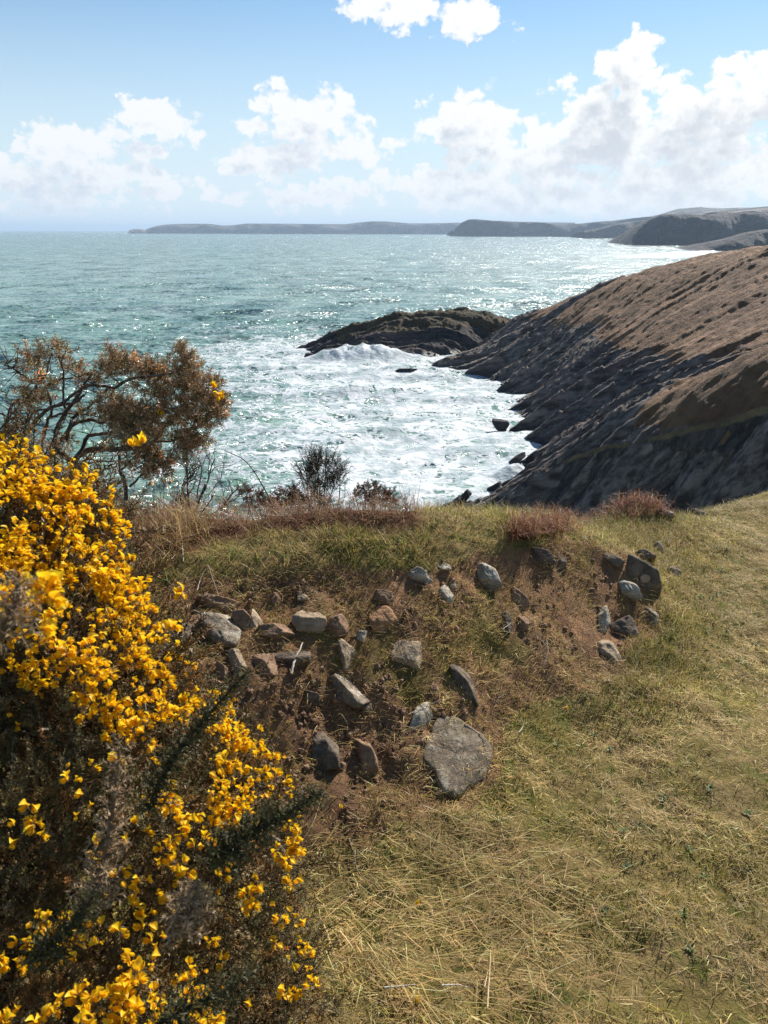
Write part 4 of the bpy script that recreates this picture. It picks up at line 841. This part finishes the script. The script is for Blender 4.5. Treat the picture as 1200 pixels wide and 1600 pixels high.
u, v = sample_bush(420, 3); N = len(u); pos = P(u, v, bush_depth(u, v) + .02); dr = unit(bush_normal(u, v) * .7 + np.array([.1, 0, .7]) + rg.normal(0, .4, (N, 3)))
S3 = place(pale, pos - dr * .03, dr, rg.uniform(.5, .95, N) * .85, np.exp(rg.normal(0, .3, (N, 1))), rg)
G = Geo()
for (V, T, C) in (S1, S2, S3): G.add(V, T=T, col=C)
G.build('spiny_foliage', spine_mat, bush, base_pt, shade=False)
G = Geo()                                           # woody stems from the root up into the mound
for k in range(46):
    uu, vv = sample_bush(1, 40)
    if not len(uu): continue
    e = P(uu, vv, bush_depth(uu, vv) + rg.uniform(.06, .25))[0]; b0 = base_pt + np.array([rg.normal(0, .09), rg.normal(0, .09), 0]); mid = (b0 + e) / 2 + rg.normal(0, .07, 3) + np.array([0, 0, .05])
    c = spline([b0, b0 * .65 + mid * .35 + rg.normal(0, .03, 3), mid, e], 22); V, F = tube(c, np.linspace(.012, .0022, 22)); G.add(V, F)
G.build('stem', WM['bark'], bush, base_pt)
# spikes standing clear of the mound, and dead brown ones
def spike(pl, y, name, label, kw, n_sh, sc_):
    pl = np.array(pl, float); c = spline(P(pl[:, 0], pl[:, 1], np.asarray(y, float)), n_sh); T = unit(np.gradient(c, axis=0)); r_ = np.random.default_rng(int(pl.sum()))
    A, B = perp(T); t = (np.arange(n_sh) * 2.4)[:, None]; d = unit(T * .55 + np.cos(t) * A + np.sin(t) * B + r_.normal(0, .2, (n_sh, 3)))
    pr = [shoot(900 + k, L=.028, n_p=9, **kw) for k in range(4)]; V, Tt, C = place(pr, c, d, sc_ * np.linspace(1.15, .6, n_sh), np.exp(r_.normal(0, .2, (n_sh, 1))), r_)
    g_ = Geo(); g_.add(V, T=Tt, col=C); V, F = tube(c, np.linspace(.003, .0014, n_sh)); g_.add(V, F, col=kw['stem']); o = g_.build(name, spine_mat, bush, base_pt, shade=False)
    if label: o['label'] = label
DK = dict(green=(.046, .052, .016), tip=(.17, .135, .05), stem=(.05, .045, .02), sp=.013)
BR = dict(green=(.26, .165, .085), tip=(.62, .46, .27), stem=(.2, .13, .07), sp=.017)
spike([(235, 1265), (270, 1190), (330, 1115), (386, 1052)], [.80, .80, .81, .82], 'spiny_shoot', 'dark green spike pointing up past the flowers', DK, 96, .86)
spike([(330, 1345), (380, 1310), (440, 1275), (500, 1240)], [.68, .68, .69, .70], 'spiny_shoot', 'dark green spike reaching out over the turf', DK, 96, .86)
spike([(150, 1420), (165, 1340), (178, 1270), (190, 1165)], [.66, .67, .69, .71], 'dead_shoot', 'dead pale brown spike standing in the shaded part', BR, 46, .8)
spike([(285, 1450), (300, 1420), (310, 1385)], [.64, .64, .65], 'dead_shoot', 'short dead pale brown spike low in the shade', BR, 26, .9)
spike([(0, 1000), (20, 960), (30, 910)], [.55, .56, .57], 'dead_shoot', None, BR, 20, .8)
spike([(60, 1500), (110, 1450), (150, 1400)], [.62, .62, .63], 'spiny_shoot', None, DK, 40, .9)
spike([(250, 1600), (330, 1560), (400, 1520)], [.62, .63, .65], 'spiny_shoot', None, DK, 44, .9)
# flowers: clusters round the shoots
u, v = sample_bush(34000, 3); k = rg.uniform(0, 1, len(u)) < bloom_density(u, v) * .135; u, v = u[k], v[k]
cp_, cd_, cs_ = [], [], []
for uu, vv in zip(u, v):
    d_ = float(bush_depth(np.array([uu]), np.array([vv]))[0]); nn = bush_normal(np.array([uu]), np.array([vv]))[0]; ax = unit(nn * .5 + np.array([.05, .0, .8]) + rg.normal(0, .25, 3)); A, B = perp(ax[None])
    c0 = P(uu, vv, d_ - .012)
    for q in range(rg.integers(2, 6)):
        t = q * 2.4 + rg.uniform(0, 1); o = np.cos(t) * A[0] + np.sin(t) * B[0]
        if o @ (EYE - c0) < -.25 * np.linalg.norm(EYE - c0): continue
        cp_.append(c0 + ax * rg.uniform(-.014, .020) + o * .004); cd_.append(unit(o * .8 + ax * rg.uniform(.25, 1.0) + rg.normal(0, .15, 3))); cs_.append(rg.uniform(.55, .92) * np.interp(vv, [700, 1100, 1400], [.88, .88, 1.02]))
for (uu, vv, yy) in ((65, 928, .62), (85, 940, .63), (30, 980, .6), (10, 945, .61), (97, 925, .64), (55, 940, .62), (215, 700, 1.25), (285, 932, 1.05), (272, 985, 1.02)):   # a few heads nearer the eye
    for q in range(3): cp_.append(P(uu, vv, yy) + rg.normal(0, .006, 3)); cd_.append(unit(np.array([.2, -.5, .6]) + rg.normal(0, .5, 3))); cs_.append(.95)
cp_, cd_, cs_ = np.array(cp_), np.array(cd_), np.array(cs_); big = np.argsort(-cs_ / ((cp_ - EYE) @ FWD)); uu, vv = to_px(cp_[:, 0], cp_[:, 1], cp_[:, 2])
big = [i for i in big if -10 < uu[i] < 1200 and vv[i] < 1610]; own = set(big[:100]); fi = rg.integers(0, 5, len(cp_)); fi[rg.uniform(0, 1, len(cp_)) < .14] = 5 + rg.integers(0, 2)
FM = [mesh_np('gorse_flower', V, [Q], petal_mat, None, {'tint': C}) for (V, Q, C) in FL]
for o in FM: COL.objects.unlink(o)
FMD = [o.data for o in FM]
for o in FM: bpy.data.objects.remove(o)
def frames(d):
    X_ = unit(np.cross(np.array([0, 0, 1.]) + rg.normal(0, .3, d.shape), d)); return np.stack([X_, np.cross(d, X_), d], -1)     # columns: banner side up
FR = frames(cd_); G = Geo()
for i in range(len(cp_)):
    if i in own:
        o = bpy.data.objects.new('gorse_flower', FMD[fi[i]]); COL.objects.link(o); o.parent = bush
        M4 = Matrix.Identity(4); M3 = FR[i] * cs_[i]
        for a in range(3):
            for b in range(3): M4[a][b] = float(M3[a][b])
            M4[a][3] = float(cp_[i][a] - base_pt[a])
        o.matrix_local = M4
    else:
        V, Q, C = FL[fi[i]]; G.add((V @ (FR[i] * cs_[i]).T) + cp_[i], Q, col=C * np.exp(rg.normal(0, .08)))
o = G.build('gorse_blossom', petal_mat, bush, base_pt); o['kind'] = 'stuff'
print('flowers', len(cp_))

# flowers dropped on the turf
for (uu, vv, lab) in ((655, 1424, 'yellow gorse flower fallen on the dead grass, the one above the short white stick'), (652, 1576, 'yellow gorse flower fallen on the straw at the very bottom'),
                      (537, 1272, 'yellow gorse flower fallen on the turf just right of the gorse bush'), (886, 1112, 'tiny yellow flower in the grass right of the large slab')):
    p = hit([uu], [vv])[0] + np.array([0, 0, .018]); o = bpy.data.objects.new('fallen_flower', FMD[1]); COL.objects.link(o); o.location = [float(q) for q in p]; o.rotation_euler = (1.2, .3, uu * .1)
    s = .8 if uu < 800 else .55; o.scale = (s, s, s); tag(o, lab, 'flower', 'fallen gorse flowers')

# ---------------- wind-bent brown gorse at the cliff edge
TY = 3.15
def tp(pl, y=TY, amp=.10, seed=0):
    pl = np.array(pl, float); r_ = np.random.default_rng(int(abs(pl).sum()) + seed); return P(pl[:, 0], pl[:, 1], y + np.cumsum(r_.normal(0, amp / 3, len(pl))))
BRN = [([(118, 800), (116, 750), (122, 718), (140, 702), (165, 697), (190, 697), (222, 688)], 12, 7), ([(120, 730), (100, 712), (88, 700), (93, 673), (107, 647), (127, 620), (133, 607), (150, 585)], 9, 4),
 ([(60, 800), (64, 740), (67, 702), (70, 680), (72, 658), (78, 643), (77, 620), (70, 590)], 8, 3), ([(-20, 720), (0, 690), (10, 673), (15, 650), (22, 633), (38, 625), (55, 628)], 7, 2.5), ([(0, 647), (12, 653), (25, 665), (33, 677)], 3, 2),
 ([(-10, 700), (7, 683), (17, 672), (42, 660), (55, 645), (73, 643)], 6, 3), ([(10, 705), (30, 690), (47, 675), (65, 653), (88, 638), (117, 633), (135, 620)], 8, 4), ([(90, 697), (105, 678), (117, 665), (143, 662), (160, 665), (185, 650)], 8, 4),
 ([(104, 690), (112, 668), (117, 655), (140, 640), (155, 628), (175, 610)], 6, 3), ([(123, 712), (138, 685), (150, 678), (167, 675), (190, 668), (215, 655)], 7, 4), ([(103, 640), (102, 625), (102, 595), (100, 573), (95, 555)], 4, 2), ([(88, 637), (103, 628), (125, 613), (150, 600)], 5, 3),
 ([(52, 598), (38, 590), (17, 577), (4, 572)], 4, 2), ([(16, 577), (11, 568), (12, 562)], 2.5, 1.5), ([(30, 585), (28, 575), (31, 570)], 2.2, 1.3), ([(42, 625), (58, 603), (70, 587), (73, 572), (80, 555)], 4, 2), ([(60, 600), (82, 602), (97, 592), (117, 587), (140, 580)], 4, 2),
 ([(133, 607), (150, 602), (167, 603), (183, 605), (200, 598), (230, 592), (270, 590)], 5, 3), ([(82, 653), (100, 648), (125, 650), (150, 655)], 4, 2), ([(215, 690), (240, 690), (262, 660), (285, 630), (310, 612)], 7, 3), ([(240, 690), (270, 690), (295, 675), (310, 650)], 5, 2.5),
 ([(197, 783), (197, 760), (187, 727), (186, 708), (195, 690)], 7, 5), ([(203, 762), (214, 748), (225, 738), (232, 725)], 4, 2), ([(190, 735), (205, 722), (222, 712)], 4, 2.5), ([(118, 735), (140, 728), (170, 726), (192, 722)], 4, 2), ([(243, 620), (246, 600), (250, 588)], 5, 3),
 ([(95, 800), (100, 760), (110, 735), (118, 720)], 8, 6), ([(65, 655), (52, 640), (44, 625)], 3, 1.5), ([(250, 590), (275, 580), (285, 560), (281, 548)], 3, 1.5), ([(310, 612), (335, 620), (355, 628)], 3, 1.2), ([(310, 650), (330, 645), (347, 660)], 3, 1.2), ([(222, 712), (235, 722), (250, 738)], 3, 1.5)]
trb = P(120, 795, TY); trb[2] = gz(trb[0], trb[1])
tree = empty('gorse_tree', trb, 'wind-bent brown gorse with bare twisted branches on the cliff edge behind the yellow bush', 'gorse bush')
G = Geo(); r2 = np.random.default_rng(5); tips = []
for pl, a, b in BRN:
    w = tp(pl); c = spline(w, 8 * len(pl)); c += np.cumsum(r2.normal(0, .0011, c.shape), 0); s = TY / FPX / 2; rr = np.linspace(a, b, len(c)) * s * 1.02 * (1 + .10 * fbm(np.stack([np.arange(len(c)) * .35, np.zeros(len(c))], -1), 1., 2, seed=int(a * 9))); V, F = tube(c, rr, 8); G.add(V, F)
    for q in range(3 + len(pl)):                              # bare side twigs
        i = r2.integers(len(c) // 4, len(c)); d = unit(r2.normal(0, 1, 3) * [1, .6, 1]); L = r2.uniform(.03, .10); cc = spline([c[i], c[i] + d * L * .5, c[i] + d * L + r2.normal(0, .012, 3)], 7); V, F = tube(cc, np.linspace(.0024, .0008, 7), 4); G.add(V, F)
    if pl[0][1] > 690 and pl[0][1] < 800 and pl[0][0] > 0: pass
G.build('trunk', WM['bark'], tree, trb)
BLOB = [(85, 553, 38, 17), (45, 568, 14, 22), (50, 600, 17, 15), (40, 620, 20, 10), (60, 625, 20, 12), (120, 580, 15, 8), (140, 595, 14, 14), (160, 578, 26, 13), (190, 573, 26, 16), (176, 558, 5, 10), (200, 560, 6, 10), (218, 576, 16, 12),
        (242, 598, 34, 22), (285, 588, 34, 28), (290, 562, 14, 14), (283, 552, 5, 10), (312, 616, 38, 32), (332, 640, 20, 24), (352, 630, 8, 6), (302, 670, 34, 38), (292, 700, 28, 18), (268, 636, 30, 22),
        (190, 643, 36, 28), (212, 678, 44, 34), (222, 716, 34, 24), (246, 738, 20, 14), (168, 636, 14, 18), (232, 655, 36, 24), (95, 707, 20, 7), (130, 640, 12, 10), (110, 690, 14, 6), (260, 725, 14, 12), (240, 575, 20, 8), (78, 600, 10, 8)]
pos, dr, sc = [], [], []; s = TY / FPX
for (bu, bv, ru, rv) in BLOB:
    nb = int((8 + ru * rv * .115) * (.6 if bu < 165 else 1.0)); q = unit(r2.normal(0, 1, (nb, 3))) * (r2.uniform(0, 1, (nb, 1)) ** .42); cy = TY + r2.normal(0, .02); c0 = P(bu, bv, cy)
    o = q * np.array([ru * s, min(ru, rv) * 1.3 * s, rv * s]) ; pos.append(c0 + o * .92); dr.append(unit(q * .9 + r2.normal(0, .45, (nb, 3)) + np.array([.15, -.1, .25]))); sc.append(r2.uniform(.7, 1.25, nb))
pos, dr, sc = np.concatenate(pos), np.concatenate(dr), np.concatenate(sc)
prt = [shoot(300 + k, L=.036, n_p=11, sp=.020, green=(.33, .215, .105), tip=(.62, .46, .26), stem=(.16, .11, .07), jit=.4, rad=.0014) for k in range(6)]
tk = np.exp(r2.normal(0, .3, (len(pos), 1))) * np.where(r2.uniform(0, 1, (len(pos), 1)) < .12, np.array([[.7, .8, .6]]), np.array([[1., 1., 1.]]))
V, T, C = place(prt, pos, dr, sc, tk, r2); G = Geo(); G.add(V, T=T, col=C); G.build('crown', spine_mat, tree, trb, shade=False)
for (uu, vv) in ((333, 606), (331, 603), (342, 618), (346, 622), (343, 628), (250, 650), (50, 678), (349, 619)):
    o = bpy.data.objects.new('gorse_flower', FMD[r2.integers(0, 4)]); COL.objects.link(o); o.parent = tree; p = P(uu, vv, TY - .09); o.location = [float(q) for q in p - trb]; o.rotation_euler = (r2.uniform(.2, 1.3), r2.uniform(-.5, .5), r2.uniform(0, 6)); o.scale = (1.35,) * 3

# ---------------- small shrubs along the edge
def twiggy(base, top, n_main, spread, levels, th, rng_, droop=0.0):
    """recursive twigs from base towards top; returns tubes and tips"""
    g_ = Geo(); tips = []; H = np.linalg.norm(top - base)
    def grow(p, d, L, r_, lv):
        n_ = 5; pts = [p]; dd = d.copy()
        for _ in range(n_): dd = unit(dd + rng_.normal(0, .16, 3) + np.array([0, 0, .04 - droop])); pts.append(pts[-1] + dd * L / n_)
        V, F = tube(np.array(pts), np.linspace(r_, r_ * .55, n_ + 1), 5 if lv else 4); g_.add(V, F)
        if lv <= 0: tips.append((pts[-1], dd)); return
        for k in range(rng_.integers(2, 5)):
            f = rng_.uniform(.35, 1.0); i = min(int(f * n_) + 1, n_); grow(pts[i], unit(dd + rng_.normal(0, spread, 3) * [1, .8, .8]), L * rng_.uniform(.5, .78), r_ * .55, lv - 1)
    for k in range(n_main): grow(base + rng_.normal(0, .02, 3) * [1, 1, 0], unit((top - base) / H + rng_.normal(0, spread * .5, 3) * [1, .7, .3]), H * rng_.uniform(.46, .62), th, levels)
    return g_, tips
def shrub(name, label, bu, bv, tu, tv, y, n_main, spread, levels, th, seed, spiny=None, cat='shrub', droop=0.0, mat='twig'):
    r_ = np.random.default_rng(seed); b = P(bu, bv, y); b[2] = min(b[2], float(gz(b[0], b[1])) + .0); t = P(tu, tv, y); root = empty(name, b, label, cat, 'small shrubs along the cliff edge')
    g_, tips = twiggy(b, t, n_main, spread, levels, th, r_, droop); g_.build('branches', WM[mat], root, b)
    if spiny:
        n_t, kw, scl = spiny; i = r_.integers(0, len(tips), n_t); pos = np.array([tips[k][0] for k in i]) + r_.normal(0, .012, (n_t, 3)); d = unit(np.array([tips[k][1] for k in i]) + r_.normal(0, .5, (n_t, 3)))
        pr = [shoot(600 + k, **kw) for k in range(4)]; V, T, C = place(pr, pos, d, scl * r_.uniform(.7, 1.2, n_t), np.exp(r_.normal(0, .3, (n_t, 1))), r_); q = Geo(); q.add(V, T=T, col=C); q.build('foliage', spine_mat, root, b, shade=False)
    return root
BRK = dict(L=.034, n_p=12, sp=.015, green=(.17, .085, .045), tip=(.30, .17, .09), stem=(.10, .06, .04), rad=.0015)
DKK = dict(L=.05, n_p=7, sp=.014, green=(.045, .04, .022), tip=(.10, .08, .045), stem=(.04, .03, .022), rad=.0009)
FAN = dict(L=.075, n_p=9, sp=.022, green=(.060, .050, .028), tip=(.12, .095, .055), stem=(.05, .04, .028), rad=.0010)
shrub('thorn_shrub', 'bare dark thorn shrub with fine twigs below the brown gorse', 301, 815, 296, 690, 3.55, 4, .5, 4, .0085, 3)
shrub('thorn_shrub', 'pale tangle of leafless twigs low beside the bare thorn', 268, 810, 262, 735, 3.6, 4, .6, 3, .0030, 8)
shrub('thorn_shrub', 'bushy grey leafless twigs right of the bare thorn', 335, 812, 340, 738, 3.7, 5, .6, 3, .0028, 12)
def sprig(name, label, blobs, bases, y, kw, dens, mat='bark', seed=0, scl=1.0, up=.4):
    r_ = np.random.default_rng(seed); s = y / FPX; b = P(bases[0][0], bases[0][1], y); root = empty(name, b, label, 'shrub', 'small shrubs along the cliff edge'); g_ = Geo(); pos, dr = [], []
    for (bu, bv, ru, rv) in blobs:
        bs = min(bases, key=lambda q: abs(q[0] - bu)); c0 = P(bu, bv, y + r_.normal(0, .04)); p0 = P(bs[0], bs[1], y); p0[2] -= .15; mid = p0 * .45 + c0 * .55 + r_.normal(0, .018, 3)
        c = spline([p0, mid, c0, c0 + r_.normal(0, .6, 3) * [ru * s, .02, rv * s]], 16); V, F = tube(c, np.linspace(.0055, .0016, 16)); g_.add(V, F)
        for q in range(5): d = unit(r_.normal(0, 1, 3)); k = r_.integers(6, 15); V, F = tube(np.array([c[k], c[k] + d * ru * s * .6, c[k] + d * ru * s * 1.1 + [0, 0, .01]]), np.array([.002, .0014, .0008]), 4); g_.add(V, F)
        nb = int(5 + ru * rv * dens); q = unit(r_.normal(0, 1, (nb, 3))) * r_.uniform(0, 1, (nb, 1)) ** .4; pos.append(c0 + q * np.array([ru, min(ru, rv) * 1.2, rv]) * s * .9); dr.append(unit(q + r_.normal(0, .4, (nb, 3)) + np.array([0, 0, up])))
    g_.build('branches', WM[mat], root, b); pos, dr = np.concatenate(pos), np.concatenate(dr); pr = [shoot(700 + k, **kw) for k in range(4)]
    V, T, C = place(pr, pos, dr, scl * r_.uniform(.7, 1.2, len(pos)), np.exp(r_.normal(0, .3, (len(pos), 1))), r_); q = Geo(); q.add(V, T=T, col=C); q.build('foliage', spine_mat, root, b, shade=False)
sprig('dark_shrub', 'dark fan-shaped bush with fine twigs standing tallest on the edge in the middle', [(503, 744, 30, 26), (488, 770, 20, 24), (510, 724, 22, 13), (524, 758, 18, 18), (480, 738, 13, 18), (500, 790, 18, 16), (532, 736, 11, 14), (494, 722, 14, 10)], [(492, 815), (500, 815)], 4.2, FAN, .12, mat='twig', seed=21, up=1.5)
sprig('brown_shrub', 'low brown spiny shrub against the left side of the dark fan-shaped bush', [(448, 778, 22, 12), (470, 786, 14, 10), (430, 790, 14, 9), (458, 768, 10, 7)], [(452, 815)], 4.0, BRK, .22, seed=31)
sprig('brown_shrub', 'brown spiny sprigs leaning left across the arching bramble cane', [(384, 768, 12, 8), (402, 776, 14, 9), (418, 786, 13, 8), (394, 788, 10, 7)], [(410, 815)], 4.0, BRK, .22, seed=33)
sprig('brown_shrub', 'crooked little brown shrub with rounded tufts on bare stems, rightmost on the edge', [(571, 768, 13, 9), (588, 763, 10, 7), (594, 780, 12, 8), (608, 772, 9, 9), (580, 784, 9, 7), (614, 784, 8, 6), (556, 775, 4, 4)], [(583, 818), (600, 818)], 3.9, BRK, .26, seed=37)
sprig('grey_shrub', 'tuft of grey twigs between the dark fan-shaped bush and the crooked little shrub', [(540, 798, 12, 10), (556, 800, 10, 8)], [(548, 820)], 4.0, DKK, .05, mat='twig', seed=39, scl=.6, up=1.2)
# ---------------- dry heather and bracken along the edge, knoll of red bracken
EDGEV = []
def stuff_stems(name, n_, poly, cols, length, y_jit, fan, seed):
    r_ = np.random.default_rng(seed); poly = np.array(poly, float); u = r_.uniform(poly[:, 0].min(), poly[:, 0].max(), n_ * 5); v = r_.uniform(poly[:, 1].min(), poly[:, 1].max(), n_ * 5); k = poly_mask(u, v, poly, 4) > .5; u, v = u[k][:n_], v[k][:n_]
    b = hit(u, v); cm = smooth(fbm(b[:, :2], 5., 3, seed=seed), -.6, .3); kk = r_.uniform(0, 1, len(b)) < .2 + .8 * cm; b = b[kk]; cm = cm[kk]; N = len(b); L = r_.uniform(*length, N) * (.55 + .8 * cm); hd = r_.uniform(0, 6.28, N); V, q, t, c = blades(b, L, r_.uniform(.0012, .0026, N), r_.uniform(.05, 1.1, N), hd, r_.uniform(-.1, .5, N), pick(cols, N, .3))
    sets = [(V, q, t, c)]; tip = V.reshape(N, 7, 3)
    for f in range(fan):                                   # side leaflets
        i = r_.integers(2, 6, N); p = tip[np.arange(N), i]; sets.append(blades(p, L * r_.uniform(.25, .5, N), r_.uniform(.001, .0026, N), r_.uniform(.4, 1.7, N), r_.uniform(0, 6.28, N), r_.uniform(-.2, .5, N), pick(cols, N, .3)))
    tag(join_blades(name, sets, grass_mat), kind='stuff')
HC = [(.22, .105, .055), (.30, .155, .08), (.16, .08, .045), (.40, .27, .15), (.28, .19, .09)]
stuff_stems('heather', 4200, [(190, 790), (330, 796), (640, 806), (660, 818), (560, 826), (430, 832), (300, 845), (200, 890)], HC, (.04, .14), 0, 3, 3)
stuff_stems('dry_bracken', 1500, [(170, 790), (300, 800), (330, 850), (250, 900), (190, 930)], TAN + HC, (.06, .20), 0, 3, 4)
stuff_stems('red_bracken', 2400, [(800, 826), (900, 808), (940, 792), (985, 782), (1030, 792), (1050, 806), (960, 815), (880, 835), (800, 850)], [(.27, .11, .06), (.34, .165, .085), (.19, .085, .05), (.42, .25, .14)], (.03, .10), 0, 3, 5)
# ------------------------------------------------------------------ haze over the whole bay
m, n, out = new_mat('haze'); pv = n.add('ShaderNodeVolumePrincipled')
pv.inputs['Color'].default_value = (.60, .77, .97, 1); pv.inputs['Density'].default_value = 5.0e-5; pv.inputs['Anisotropy'].default_value = .12
n.l.new(pv.outputs[0], out.inputs[1])
x0, x1, y0, y1, z0, z1 = -69000, 69000, -300, 71000, SEA - 60, 275
hv = np.array([(x, y, z) for x in (x0, x1) for y in (y0, y1) for z in (z0, z1)], float)
tag(mesh_np('haze', hv, [np.array([(0, 1, 3, 2), (4, 6, 7, 5), (0, 4, 5, 1), (2, 3, 7, 6), (0, 2, 6, 4), (1, 5, 7, 3)])], m, shade=False), kind='stuff')
